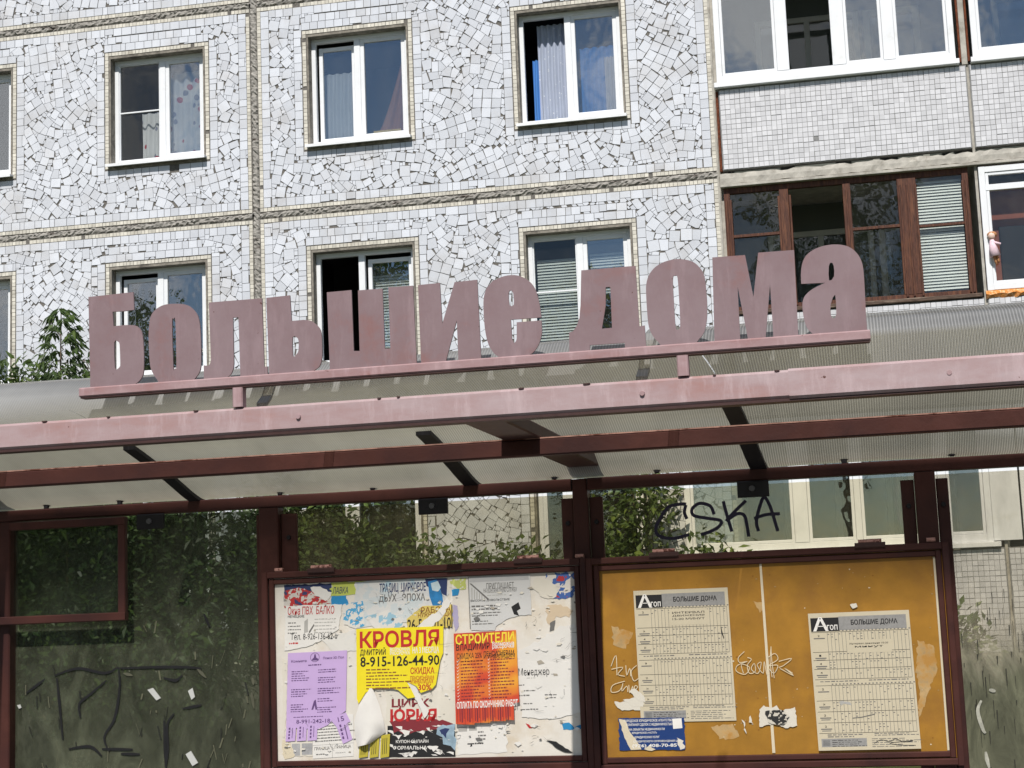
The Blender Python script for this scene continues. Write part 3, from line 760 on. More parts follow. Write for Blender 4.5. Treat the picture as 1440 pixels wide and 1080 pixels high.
def blind(u0, u1, z0, z1, y, label, pitch=.036, mat=None):
    b = MB(); n = int((z1 - z0) / pitch)
    for i in range(n):
        z = z0 + i * pitch; d = random.uniform(-.002, .002)
        b.add([(u0, y, z + d), (u1, y, z + d), (u1, y + .018, z + pitch * .86 + d), (u0, y + .018, z + pitch * .86 + d)], [(0, 1, 2, 3)])
    o = b.build('window_blind', mat or M('blind_white', (.66, .70, .68), .5, .05, 5), frame=BL, org=((u0 + u1) / 2, y, z0)); tag(o, label, 'blind')
blind(.32, .80, 4.75, 5.84, .27, 'dusty venetian blind behind the insect net of the lower third window', mat=M('blind_grey', (.42, .47, .46), .5, .05, 5))
blind(.98, 1.46, 5.35, 5.86, .27, 'half raised white venetian blind behind the right pane of the lower third window')
blind(P[2][1] + .01, 5.39, 5.05, 6.37, .07, 'white venetian blind behind the rightmost pane of the brown timber loggia window')
blind(-1.80, -1.26, 4.85, 5.85, .33, 'white venetian blind behind the ajar sash of the lower second window')
u, z = B(1395, 350, -.03)
d = root('toy_doll', BL, (u, -.09, z - .22), 'small stuffed doll hanging by its head outside the dark red loggia', 'toy')
def ball(b, c, r, sx=1, sz=1, n=8, k=6, mi=0):
    vs = []; fs = []
    for j in range(k + 1):
        for i in range(n):
            a, t = 2 * math.pi * i / n, math.pi * j / k
            vs.append((c[0] + r * sx * math.sin(t) * math.cos(a), c[1] + r * math.sin(t) * math.sin(a), c[2] + r * sz * math.cos(t)))
    for j in range(k):
        for i in range(n): fs.append((j * n + i, (j + 1) * n + i, (j + 1) * n + (i + 1) % n, j * n + (i + 1) % n))
    b.add(vs, fs, mi)
pk = M('doll_cloth', (.74, .55, .62), .9, .15, 30); hr = M('doll_yarn', (.42, .20, .09), .95, .4, 60, .5)
b = MB(); b.tube([(u, -.09, z + .10), (u + .005, -.09, z + .02), (u + .02, -.095, z - .10)], .022, .062, 9); b.tube([(u - .01, -.1, z + .07), (u + .09, -.12, z + .03)], .018, .014, 6); b.build('dress', pk, d, smooth=True)
b = MB(); ball(b, (u, -.09, z + .135), .046, .95, 1.05); b.build('head', M('doll_face', (.70, .50, .42), .8), d, smooth=True)
b = MB(); ball(b, (u + .008, -.075, z + .155), .05, 1.15, .8); b.build('hair', hr, d, smooth=True)
b = MB(); b.tube([(u + .01, -.09, z - .09), (u + .03, -.1, z - .20)], .017, .013); b.build('leg', hr, d, smooth=True)
b = MB(); b.tube([(u + .04, -.09, z - .09), (u + .06, -.1, z - .18)], .017, .013); b.build('leg', hr, d, smooth=True)

# ================================================================== vegetation
def leaf_mesh(items):
    b = MB()
    for (p, d, n_, l, w_, t) in items:
        s_ = d.cross(n_)
        if s_.length < 1e-4: s_ = d.orthogonal()
        s_.normalize(); up = s_.cross(d).normalized()
        a = p; q = p + d * l - up * l * .12; m1 = p + d * l * .45 + s_ * w_ + up * w_ * .25; m2 = p + d * l * .45 - s_ * w_ + up * w_ * .25
        b.add([a, m1, q, m2], [(0, 1, 2), (0, 2, 3)], 0, t)
    return b
def rv(s=1): return Vector((random.gauss(0, s), random.gauss(0, s), random.gauss(0, s)))
def shrub(name, label, frame, org, blobs, n, lsize, mat, stems=5, cat='shrub', group=None):
    """a bush: stems from the ground, leaves in clumps through the given ellipsoids (centre, radii)"""
    r = root(name, frame, org, label, cat, group)
    it = []; tot = sum(b_[1][0] * b_[1][1] * b_[1][2] for b_ in blobs); clumps = []
    for (c, rad) in blobs:
        k = max(6, int(n * rad[0] * rad[1] * rad[2] / tot / 11))
        for _ in range(k):
            v = rv(1).normalized() * random.random() ** .38
            cl = Vector((c[0] + v.x * rad[0], c[1] + v.y * rad[1], c[2] + v.z * rad[2])); clumps.append(cl)
            tt = random.uniform(.1, .9); dr = (v + rv(.4) + Vector((0, 0, -.15))).normalized()
            for _ in range(random.randint(7, 15)):
                p = cl + rv(lsize * 1.1); dd = (dr + rv(.55)).normalized(); nn = (Vector((0, -.5, .9)) + rv(.5)).normalized()
                it.append((p, dd, nn, lsize * random.uniform(.45, 1.5), lsize * random.uniform(.22, .34), min(1, max(0, tt + random.gauss(0, .2)))))
    leaf_mesh(it).build('crown', mat, r, tint=True)
    st = MB()
    for _ in range(stems * 3):
        e = random.choice(clumps); a = Vector((org[0] + random.gauss(0, .12), org[1] + random.gauss(0, .1), org[2]))
        mid = a.lerp(e, .5) + rv(.08); st.tube([a, mid, e], .022, .006, 6)
    st.build('trunk', 'bark', r)
    return r
# sapling with drooping compound leaves, at the left
u, zt = B(86, 428, -1.3); 
r = root('sapling', BL, (u + .05, -1.3, 0), 'young ash-leaved maple with drooping leaves rising above the left end of the roof', 'tree')
st = MB(); st.tube([(u + .05, -1.3, 0), (u + .1, -1.25, 1.6), (u - .02, -1.3, 3.2), (u, -1.3, zt - .04)], .045, .006, 7); st.build('trunk', 'bark', r)
it = []
for k in range(80):
    h = (k / 80) ** .8; z = 2.6 + (zt - 2.65) * h; reach = .58 * (1 - h) ** .8 + .10
    a = k * 2.4 + random.uniform(-.4, .4); dirv = Vector((math.cos(a), math.sin(a) * .8, .45 - .2 * h)).normalized()
    base = Vector((u, -1.3, z)); tipp = base + dirv * reach
    st2 = 5
    for q in range(st2):
        p = base.lerp(tipp, .35 + .65 * (q + 1) / st2)
        for sgn in (-1, 1):
            dd = (dirv * .5 + Vector((-dirv.y, dirv.x, 0)) * sgn * .6 + Vector((0, 0, -.8)) + rv(.15)).normalized()
            it.append((p, dd, (Vector((0, -1, .5)) + rv(.4)).normalized(), random.uniform(.11, .19), random.uniform(.013, .022), random.uniform(.1, .8)))
leaf_mesh(it).build('crown', 'leaf', r, tint=True)
def bl(px, py, y): a, c = B(px, py, y); return (a, y, c)
x0, _, z0 = bl(100, 540, -1.2)
shrub('bush', 'dark leafy bush whose top shows over the left end of the shelter roof', BL, (-5.2, -1.1, 0), [((-5.15, -1.15, 3.7), (.75, .5, .95)), ((-6.15, -1.0, 4.2), (.75, .5, .6)), ((-6.6, -1.0, 3.5), (.7, .5, .9))], 9000, .105, 'leaf')
shrub('bush', 'large dark bush behind the grimy left pane of the shelter', BL, (-4.4, -2.6, 0), [((-4.3, -2.6, 1.9), (1.3, .9, 1.3)), ((-3.2, -2.4, 1.7), (.9, .8, 1.2)), ((-5.6, -2.6, 1.8), (1.1, .8, 1.3))], 26000, .10, 'leaf_d', 8)
shrub('bush', 'bushy green shrub behind the pane left of the white notice board', BL, (-2.2, -1.6, 0), [((-2.25, -1.6, 2.15), (.72, .6, 1.0)), ((-1.75, -1.5, 1.75), (.75, .6, .85))], 15000, .10, 'leaf', 6)
shrub('bush', 'low leafy shrub under the broken tiles above the white notice board', BL, (-.6, -1.2, 0), [((-.9, -1.2, 1.72), (.9, .5, .62)), ((.2, -1.2, 1.62), (.8, .5, .6))], 7000, .10, 'leaf_s', 6)
shrub('climbing_bush', 'climbing shrub with bright leaves beside the lower loggia window', BL, (1.45, -.5, 0), [((1.35, -.45, 1.9), (.62, .25, .55)), ((1.55, -.4, 2.75), (.38, .2, .45)), ((1.05, -.5, 1.75), (.35, .3, .6)), ((2.25, -.4, 2.02), (.35, .2, .22))], 3000, .105, 'leaf_s', 6)
shrub('bush', 'green bush behind the painted right end pane of the shelter', BL, (4.6, -1.2, 0), [((4.4, -1.2, .8), (.9, .6, .7))], 4000, .1, 'leaf', 5)
# trees across the street: they show mirrored in the windows
def street_tree(x, y, h, rad, label):
    r = root('street_tree', WD, (x, y, 0), label, 'tree', 'trees across the street mirrored in the windows')
    t = MB(); t.tube([(x, y, 0), (x + .1, y, h * .3), (x - .1, y, h * .65), (x, y, h * .9)], .24, .05, 8)
    tips = []
    for k in range(9):
        z = h * (.3 + .06 * k); a = k * 2.3; e = Vector((x + math.cos(a) * rad * .75, y + math.sin(a) * rad * .75, z + h * .16)); tips.append(e)
        t.tube([(x, y, z), Vector((x, y, z)).lerp(e, .5) + Vector((0, 0, .3)), e], .08, .02, 6)
    t.build('trunk', 'bark', r)
    it = []
    for k in range(300):
        v = rv(1).normalized() * random.random() ** .45; c = Vector((x + v.x * rad, y + v.y * rad, h * .64 + v.z * h * .36)); tt = random.uniform(.1, .9)
        for _ in range(16):
            it.append((c + rv(.42), rv(1).normalized(), rv(1).normalized(), random.uniform(.22, .4), random.uniform(.09, .14), min(1, max(0, tt + random.gauss(0, .15)))))
    leaf_mesh(it).build('crown', 'leaf', r, tint=True)
street_tree(-36, -22, 17, 4.2, 'broad green street tree mirrored in the lower window behind the first letters')
street_tree(-25.5, -25, 22, 3.6, 'tall green street tree mirrored in the ajar sash of the lower second window')
street_tree(-13.5, -25, 15.5, 3.4, 'green street tree mirrored in the lower third window with the blind')
street_tree(-4.5, -26, 21.5, 3.2, 'slim tall street tree mirrored in the dark panes of the timber loggia window')

# ================================================================== bus shelter
sh = root('bus_shelter', SH, (0, 0, .12), 'brown steel bus shelter with an arched polycarbonate roof and grimy panes', 'bus shelter')
D_F = 1.45                                                  # the front beam stands this far in front of the back wall
POST = [(-2.12, -2.045), (-1.128, -1.060), (-.057, -.009), (1.012, 1.074), (2.06, 2.12), (3.1, 3.16)]
X0, X1 = -2.6, 3.3
def bar(name, x0, x1, y0, y1, z0, z1, mat='paint', bev=.004, parent=None):
    b = MB(); b.bbox(x0, x1, y0, y1, z0, z1, bev); return b.build(name, mat, parent or sh)
for i, (a, c) in enumerate(POST): bar('post', a, c, -.03, .03, .1, 1.966 if i != 2 else 2.004)
for k, (a, c) in enumerate(((X0, -.060), (-.006, X1))): bar('back_rail', a, c, -.032, .028, 1.968, 2.006)
bar('front_beam', X0, .715, -D_F - .05, -D_F, 2.041, 2.105, 'fade', .006)
b = MB(); b.bbox(.712, X1, -D_F - .054, -D_F + .002, 2.039, 2.107, .006); b.build('beam_sleeve', 'fade', sh)
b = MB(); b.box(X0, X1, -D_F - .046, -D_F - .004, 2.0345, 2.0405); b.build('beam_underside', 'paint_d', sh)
bar('purlin', X0, X1, -1.02, -.985, 1.992, 2.036)
b = MB(); b.box(X0, X1, -1.019, -.99, 2.0362, 2.0395); b.build('purlin_edge', 'paint_edge', sh)
for (a, c) in ((-2.14, -2.05), (-.058, .044), (2.03, 2.13)):
    b = MB(); b.bbox(a, c, -D_F + .003, -.033, 2.0385, 2.075, .004); b.build('arm', 'paint_d', sh)
for px, py, l in ((62, 599, 9), (152, 594, 5), (275, 586, 8), (533, 568, 6), (560, 566, 5), (733, 555.5, 9), (825, 549, 12), (1005, 536, 5), (1093, 529, 8)):
    x, z = S(px, py, D_F + .05); q = rag if False else None
    b = MB(); k = l * .0007; b.prism([(x - k, 2.1042), (x - k * .4, 2.1015), (x + k * .5, 2.1022), (x + k, 2.1040), (x + k, 2.1058), (x - k, 2.1058)], -D_F - .0512, -D_F - .044); b.build('paint_chip', 'paint_d', sh)
for px in (420, 905, 1340):
    x, z = S(px, 590, D_F + .05); b = MB(); b.tube([(x, -D_F - .0495, 2.073), (x, -D_F - .0555, 2.073)], .0065, .0055, 9); b.build('bolt', 'rail', sh)
# arched roof, in three sheets
_RP = [(0, 2.011), (.2, 2.074), (.4, 2.134), (.6, 2.184), (.8, 2.222), (1.0, 2.243), (1.2, 2.245), (1.34, 2.222), (1.40, 2.178), (1.45, 2.105)]
def roof_z(d, s):
    """height of the roof skin d metres in front of the back wall; s lifts the crest"""
    for i in range(len(_RP) - 1):
        if d <= _RP[i + 1][0]:
            p = [_RP[min(len(_RP) - 1, max(0, i + j))] for j in (-1, 0, 1, 2)]; t = (d - p[1][0]) / (p[2][0] - p[1][0])
            z = .5 * (2 * p[1][1] + (p[2][1] - p[0][1]) * t + (2 * p[0][1] - 5 * p[1][1] + 4 * p[2][1] - p[3][1]) * t * t + (3 * p[1][1] - p[0][1] - 3 * p[2][1] + p[3][1]) * t ** 3); break
    else: z = 2.105
    return z + s * math.sin(math.pi * min(1, d / D_F)) ** 1.2
def rib_x(xb, d, skew=-.115): return xb + skew * d
def roof_sheet(xa, xb, s0, s1, mat, th=.010, name='roof_sheet'):
    b = MB(); n = 22; k = 10; vs = []
    for lay in (0, 1):
        for i in range(n + 1):
            d = -.032 + (D_F + .047) * i / n
            for j in range(k + 1):
                a = j / k; s_ = s0 + (s1 - s0) * a; x = rib_x(xa, d) * (1 - a) + rib_x(xb, d) * a
                wav = .004 * math.sin(3.1 * x + 5 * d) * math.sin(math.pi * a)
                vs.append((x, -d, roof_z(max(0, min(D_F, d)), s_) + wav + (th if lay else 0)))
    m_ = (n + 1) * (k + 1); fs = []
    for i in range(n):
        for j in range(k):
            q = i * (k + 1) + j; fs.append((q, q + k + 1, q + k + 2, q + 1)[::-1])
    b.add(vs, fs)                                          # one skin: the cell walls are in the material
    b.v = b.v[:m_]; 
    return b.build(name, mat, sh, smooth=True)
roof_sheet(-2.62, -1.353, .03, .025, 'roof_smooth'); roof_sheet(-1.351, -.386, .025, .008, 'roof_smooth'); roof_sheet(-.384, .544, .006, .042, 'roof_mid'); roof_sheet(.546, 1.709, .045, .06, 'roof'); roof_sheet(1.711, 3.4, .06, .06, 'roof')
for (xb, s_, w_) in ((-1.352, .025, .020), (-.385, .008, .024), (.545, .043, .026), (1.71, .06, .026)):
    def strip_(d0, d1, w0, up, dn, name, mat, n=14):
        b = MB(); vs = []
        for i in range(n + 1):
            d = d0 + (d1 - d0) * i / n; z = roof_z(max(0, min(D_F, d)), s_); x = rib_x(xb, d)
            vs += [(x - w0, -d, z - dn), (x + w0, -d, z - dn), (x + w0, -d, z + up), (x - w0, -d, z + up)]
        fs = [(0, 3, 2, 1), (n * 4, n * 4 + 1, n * 4 + 2, n * 4 + 3)]
        for i in range(n):
            for j in range(4): fs.append((i * 4 + j, i * 4 + (j + 1) % 4, i * 4 + 4 + (j + 1) % 4, i * 4 + 4 + j))
        b.add(vs, fs); b.build(name, mat, sh)
    strip_(-.01, .43, w_, -.004, .016, 'rib', 'black')
    strip_(1.08, D_F + .01, .013, .014, -.004, 'joint_profile', 'roof_smooth')
for px, py in ((67, 712), (170, 706), (395, 691.5), (525, 684), (780, 669), (924, 660), (1187, 647), (1338, 636)):
    x, z = S(px, py, .005); b = MB(); b.tube([(x, -.015, z - .012), (x, -.012, z + .004)], .008, .011, 8); b.tube([(x, -.013, z + .004), (x, -.012, z + .012)], .014, .010, 8); b.build('roof_bolt', 'black', sh)
for px in (195, 590, 1037):
    x, z = S(px, 709 if px == 590 else (733 if px == 195 else 684), .03); w_ = .098
    b = MB(); b.bbox(x, x + w_, -.046, -.034, 1.915, 1.967, .004); br = b.build('bracket', 'black', sh)
    b = MB(); b.tube([(x + .046, -.046, 1.942), (x + .046, -.052, 1.942)], .010, .009, 10); b.build('bolt', M('bolt_zinc', (.10, .10, .11), .4, .2, 20), br)
# panes and their clamp strips
def pane(x0, x1, z0, z1, mat, y=.012):
    b = MB(); b.box(x0, x1, y, y + .004, z0, z1); return b.build('glass_pane', mat, sh)
p_l = pane(-2.045, -1.128, .35, 1.963, 'pane_left')
p_m = pane(-1.06, -.057, .35, 1.958, 'pane_mid')
p_c = pane(-.009, 1.012, .35, 1.958, 'pane_clear')
p_r = pane(1.074, 2.06, .35, 1.958, 'pane_right')
pane(-3.0, -2.12, .35, 1.955, 'pane_left'); pane(2.12, 3.1, .35, 1.943, 'pane_right')
for (a, c) in ((-1.146, -1.128), (-1.058, -1.002), (-.099, -.059), (-.007, .036), (.970, 1.010), (1.076, 1.112)):
    b = MB(); b.bbox(a, c, -.006, .0115, .35, 1.945, .003); co = b.build('clamp_strip', 'paint', sh)
    if c - a > .03:
        b = MB(); b.tube([((a + c) / 2, -.006, 1.865), ((a + c) / 2, -.013, 1.865)], .008, .007, 8); b.build('bolt', 'black', co)
# small hatch frame in the left bay
b = MB()
b.bbox(-2.03, -1.60, -.06, -.033, 1.935, 1.962, .003); b.bbox(-1.627, -1.60, -.058, -.034, 1.640, 1.935, .003); b.bbox(-2.40, -1.60, -.06, -.033, 1.612, 1.640, .003)
b.build('hatch_frame', 'paint', sh)
pane(-2.03, -1.61, 1.64, 1.94, 'pane_hatch', -.028)
# marker tag, scribbles and paint runs on the panes
def strokes(lists, wd, y, mat, parent, name, sm=5, taper=0, sx=1, ox=0, oy=0, sc=1):
    b = MB()
    for pts in lists:
        q = [S(ox + p[0] / sc, oy + p[1] / sc, -y) for p in pts]
        b.ribbon(smooth_pts(q, sm) if sm > 1 else q, wd, y - random.uniform(.0001, .0005), taper=taper)
    return b.build(name, mat, parent)
strokes([[(600, 235), (560, 235), (480, 255), (425, 330), (395, 400), (420, 452), (520, 466), (620, 440)], [(598, 240), (588, 290), (605, 335)],
         [(788, 305), (762, 248), (690, 230), (640, 268), (652, 312), (740, 330), (832, 346), (822, 385), (762, 420), (700, 440)],
         [(850, 215), (872, 300), (908, 420)], [(1003, 212), (930, 282), (868, 350)], [(880, 340), (945, 300), (992, 312), (1010, 380), (1022, 455)],
         [(1088, 418), (1074, 350), (1098, 245), (1126, 188), (1162, 240), (1192, 330), (1218, 418)], [(1058, 332), (1140, 306), (1232, 300)]],
        .0105, .0095, INK['marker'], p_c, 'graffiti_tag', ox=840, oy=660, sc=4.8)
strokes([[(240, 700), (250, 800), (265, 960)], [(230, 690), (330, 660), (440, 680), (500, 655)], [(500, 660), (505, 720), (498, 800), (480, 880), (440, 950), (460, 1010)],
         [(450, 710), (380, 770), (335, 810), (340, 870)], [(500, 660), (640, 655), (780, 655), (850, 660)], [(690, 700), (740, 710), (770, 690)], [(290, 1000), (380, 990), (430, 1030)], [(430, 1000), (560, 1002)],
         [(692, 880), (696, 1000), (700, 1080)], [(735, 850), (705, 900), (708, 1000), (700, 1075)], [(110, 765), (190, 705)], [(860, 430), (885, 485)], [(770, 830), (850, 815)], [(510, 1020), (590, 1022)]],
        .0105, .0085, M('dried_black_drips', (.012, .012, .014), .6), p_l, 'scribble', ox=0, oy=720, sc=3, taper=.5)
strokes([[(1065 / 1, 700), (1070, 730)], [(1060, 760), (1072, 830)], [(830, 660), (870, 700)], [(520, 680), (560, 690)]], .012, .0086, M('olive_smear', (.10, .10, .07), .7), p_l, 'smear', ox=0, oy=720, sc=3, taper=.8)
b = MB()
for (pts) in ([(622, 750), (645, 742), (678, 785), (660, 795)], [(793, 755), (812, 742), (822, 780), (808, 792)], [(783, 1022), (805, 1008), (835, 1058), (812, 1072)], [(325, 252), (338, 250), (346, 268), (340, 274)], [(72, 815), (85, 812), (90, 826), (80, 830)]):
    b.prism([S(p[0] / 3, 720 + p[1] / 3, -.008) for p in pts], .0075, .0105)
b.build('paper_scrap', paper('scrap', (.55, .56, .55)), p_l)
strokes([[(1380, 985), (1375, 1000), (1382, 1025), (1386, 1031)], [(1386, 1057), (1388, 1068), (1391, 1080)], [(1391, 970), (1400, 972)]], .012, .0088, M('whitish_run', (.42, .42, .36), .7, .3, 40), p_r, 'paint_run', taper=.5)
b = MB()
for _ in range(60):
    x = random.uniform(1.115, 1.3); z = random.uniform(1.0, 1.6); l = random.uniform(.01, .06); w_ = random.uniform(.001, .004)
    b.add([(x, .0088, z), (x + w_, .0088, z), (x + w_ * .7, .0088, z - l), (x + w_ * .2, .0088, z - l)], [(3, 2, 1, 0)])
b.build('scratches', M('scratch_dark', (.035, .035, .028), .7), p_r, kind='stuff')
b = MB()
for _ in range(70):
    x = random.choice((-1.9, -1.55, -1.28, -1.2)) + random.gauss(0, .07); z = random.choice((1.12, 1.2, 1.3, 1.5)) + random.gauss(0, .06); l = random.uniform(.006, .05); w_ = random.uniform(.001, .006); sl = random.uniform(-.5, .5)
    b.add([(x, .009, z), (x + w_, .009, z), (x + w_ + l * sl, .009, z - l), (x + l * sl, .009, z - l)], [(3, 2, 1, 0)], random.randint(0, 1))
b.build('scratches', [M('scuff_olive', (.12, .12, .08), .7), M('scuff_dark', (.02, .022, .018), .7)], p_l, kind='stuff')

# ================================================================== stop-name sign on the front beam
YS = -D_F - .05                                              # plane of the letters
sg = root('stop_name_sign', SH, (0, YS, 2.1), 'cut-out faded brown letters Большие дома on a thin rail above the shelter roof', 'sign')
def SL(px, py): return S(px, py, -YS)
bz0, bz1 = 2.158, 2.185
b = MB(); b.bbox(-1.012, .897, YS - .006, YS + .026, bz0, bz1 - .004, .003); b.build('base_rail', 'rail', sg)
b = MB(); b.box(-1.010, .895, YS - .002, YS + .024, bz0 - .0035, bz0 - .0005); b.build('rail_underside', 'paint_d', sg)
for a in (-.598, .478): bar('support', a - .013, a + .013, YS - .004, YS + .024, 2.107, bz0 - .004, 'rail', .003, sg)
LET = []
def cropmap(ox, oy, sc): return lambda l: [SL(ox + p[0] / sc, oy + p[1] / sc) for p in l]
A = cropmap(110, 390, 5.4); Bc = cropmap(290, 370, 5.4); Cc = cropmap(470, 360, 5.4); Dc = cropmap(650, 340, 5.4); Ec = cropmap(820, 330, 5.4); Fc = cropmap(1000, 320, 4.5)
PXc = lambda l: [SL(*p) for p in l]
LET.append((A([(80, 150), (421, 113), (427, 247), (345, 258), (263, 262), (270, 372), (345, 364)]) + smooth_pts(A([(400, 363), (440, 368), (475, 398), (492, 450), (500, 560), (500, 690), (490, 750), (455, 797), (410, 824)]), 3) + A([(210, 846), (96, 862)]),
            [smooth_pts(A([(276, 493), (304, 490), (317, 512), (322, 650), (318, 680), (300, 696), (281, 690)]), 2, True)]))
LET.append((smooth_pts(A([(640, 215), (700, 203), (790, 203), (850, 222), (900, 275), (922, 340), (932, 440), (935, 600), (930, 700), (895, 760), (845, 798), (645, 812), (600, 775), (560, 710), (545, 640), (537, 480), (540, 380), (552, 300), (585, 250)]), 3, True),
            [smooth_pts(A([(715, 345), (727, 318), (740, 335), (748, 660), (737, 690), (724, 680)]), 3, True)]))
LET.append((Bc([(22, 300), (425, 268), (445, 858), (262, 873), (247, 412), (205, 415), (212, 760)]) + smooth_pts(Bc([(208, 800), (185, 850), (140, 880)]), 3) + PXc([(287, 535), (287, 514)]) + smooth_pts(Bc([(20, 780), (33, 760), (38, 735)]), 2), []))
LET.append((Bc([(458, 265), (637, 245), (650, 440)]) + smooth_pts(Bc([(740, 432), (800, 440), (850, 480), (875, 530), (882, 640), (880, 720), (860, 785), (800, 828)]), 3) + Bc([(482, 860)]),
            [smooth_pts(Bc([(658, 563), (690, 566), (703, 590), (703, 660), (690, 690), (660, 708)]), 2, True)]))
LET.append((PXc([(460, 411.3)]) + Cc([(132, 260), (150, 722), (195, 722), (182, 262), (368, 248), (386, 705), (428, 703), (412, 238), (600, 226), (628, 830)]) + PXc([(464.4, 523.5)]), []))
LET.append((Cc([(638, 222), (803, 205), (822, 515), (915, 200), (1087, 181), (1117, 783), (945, 803), (932, 490), (845, 814), (662, 830)]), []))
LET.append((smooth_pts(Dc([(230, 300), (300, 268), (370, 254), (440, 262), (510, 300), (555, 360), (583, 450), (597, 530)]), 3) + Dc([(602, 575), (370, 592), (380, 740)]) + smooth_pts(Dc([(395, 772), (410, 755), (415, 735)]), 2) + Dc([(415, 612), (603, 598)]) +
            smooth_pts(Dc([(607, 690), (590, 760), (550, 830), (490, 876)]), 3) + smooth_pts(Dc([(300, 885), (250, 855), (205, 790), (178, 690), (165, 560), (164, 430), (185, 355)]), 3),
            [smooth_pts(Dc([(353, 392), (368, 370), (385, 382), (391, 415), (393, 480), (360, 482)]), 2, True)]))
LET.append((PXc([(817.6, 380.4), (893.7, 374), (899.3, 459), (906.7, 457.8), (908.9, 488.9), (878.9, 491), (878.9, 482.2), (829.6, 485.5), (829.6, 495.2), (800.9, 497), (800.4, 467.8), (806, 466), (811, 459), (815, 447), (816.5, 430)]),
            [Ec([(172, 402), (180, 398), (203, 398), (208, 402), (220, 708), (143, 715), (172, 540)])]))
LET.append((smooth_pts(Ec([(600, 215), (680, 190), (750, 188), (830, 205), (885, 250), (920, 310), (935, 420), (943, 540), (940, 650), (920, 740), (880, 795), (830, 832), (620, 847), (570, 815), (530, 770), (500, 700), (488, 600), (480, 470), (480, 380), (500, 310), (540, 255)]), 3, True),
            [smooth_pts(Ec([(682, 335), (700, 313), (718, 330), (730, 500), (738, 690), (722, 722), (703, 700), (690, 520)]), 3, True)]))
LET.append((Fc([(8, 190), (215, 175), (268, 440), (298, 160), (525, 143), (552, 688), (395, 702), (373, 360), (345, 705), (235, 712), (168, 375), (185, 713), (22, 727)]), []))
LET.append((Fc([(570, 357)]) + smooth_pts(Fc([(568, 300), (575, 235), (600, 180), (650, 140), (720, 115), (800, 108), (870, 122), (920, 160), (950, 210), (965, 280), (975, 450), (985, 650)]), 3) + Fc([(1005, 668), (1005, 690), (875, 692), (875, 668), (760, 676)]) +
            smooth_pts(Fc([(650, 678), (610, 640), (588, 580), (578, 500), (585, 450), (610, 415), (650, 385), (722, 350)]), 3),
            [smooth_pts(Fc([(745, 245), (760, 222), (775, 240), (778, 310), (747, 336)]), 2, True), smooth_pts(Fc([(757, 485), (785, 425), (792, 550), (775, 576), (758, 555)]), 2, True)]))
for (po, ho) in LET:
    b = MB(); b.prism(po, YS - .002, YS + .003, ho); b.build('letter', 'letter', sg)
b = MB()
for (pa, pb, zt) in ((127, 150, 2.20), (345, 360, 2.20), (370, 376, 2.2), (540, 559, 2.195), (723, 741, 2.196), (938, 962, 2.195), (1206, 1222, 2.20)):
    xa, xb = SL(pa, 500)[0], SL(pb, 500)[0]; b.box(xa, xb, YS - .001, YS + .0025, bz1 - .0045, zt)
b.build('weld_tab', 'letter', sg)

# ================================================================== notice boards
def frame_ring(b, x0, x1, z0, z1, w_, y0, y1):
    b.bbox(x0, x0 + w_, y0, y1, z0, z1, .003); b.bbox(x1 - w_, x1, y0, y1, z0, z1, .003)
    b.bbox(x0 + w_, x1 - w_, y0 + .0005, y1, z1 - w_, z1, .003); b.bbox(x0 + w_, x1 - w_, y0 + .0005, y1, z0, z0 + w_, .003)
YB = -.045                                                   # front of the board surfaces
def board(x0, x1, z0, z1, mat, label):
    r = root('notice_board', SH, ((x0 + x1) / 2, YB, z0), label, 'notice board')
    b = MB(); b.box(x0 - .02, x1 + .02, YB, YB + .012, z0 - .02, z1 + .02); b.build('backing', mat, r)
    b = MB(); frame_ring(b, x0 - .018, x1 + .018, z0 - .018, z1 + .018, .018, YB - .012, YB + .014); b.build('inner_frame', 'paint', r)
    b = MB(); frame_ring(b, x0 - .041, x1 + .041, z0 - .041, z1 + .041, .0205, YB - .020, YB + .016); b.build('outer_frame', 'paint', r)
    return r
bw = board(-1.068, -.058, 1.137, 1.709, 'board_white', 'notice board covered in torn white paper and adverts, left of the ochre board')
bo = board(.022, 1.056, 1.128, 1.707, 'board_orange', 'ochre painted notice board holding two bus timetables, at the right')
for k, (px, py, r_) in enumerate(((452, 811, bw), (743, 799, bw), (934, 790, bo), (1224, 775, bo))):
    x, z = S(px, py, .065); b = MB(); b.bbox(x - .046, x + .046, YB - .028, YB + .0, 1.741, 1.757, .003); h = b.build('hinge', 'paint_d', r_)
    b = MB(); b.tube([(x - .035, YB - .018, 1.759), (x + .035, YB - .018, 1.760)], .008, .007, 8); b.build('weld_bead', 'chip', h)
for (px, py, r_) in ((391, 803, bw), (814, 783, bw), (1309, 763, bo)):
    x, z = S(px, py, .06); b = MB(); b.bbox(x - .012, x + .014, YB - .018, YB + .005, 1.751, 1.763, .004); b.build('stop_lug', 'chip', r_)

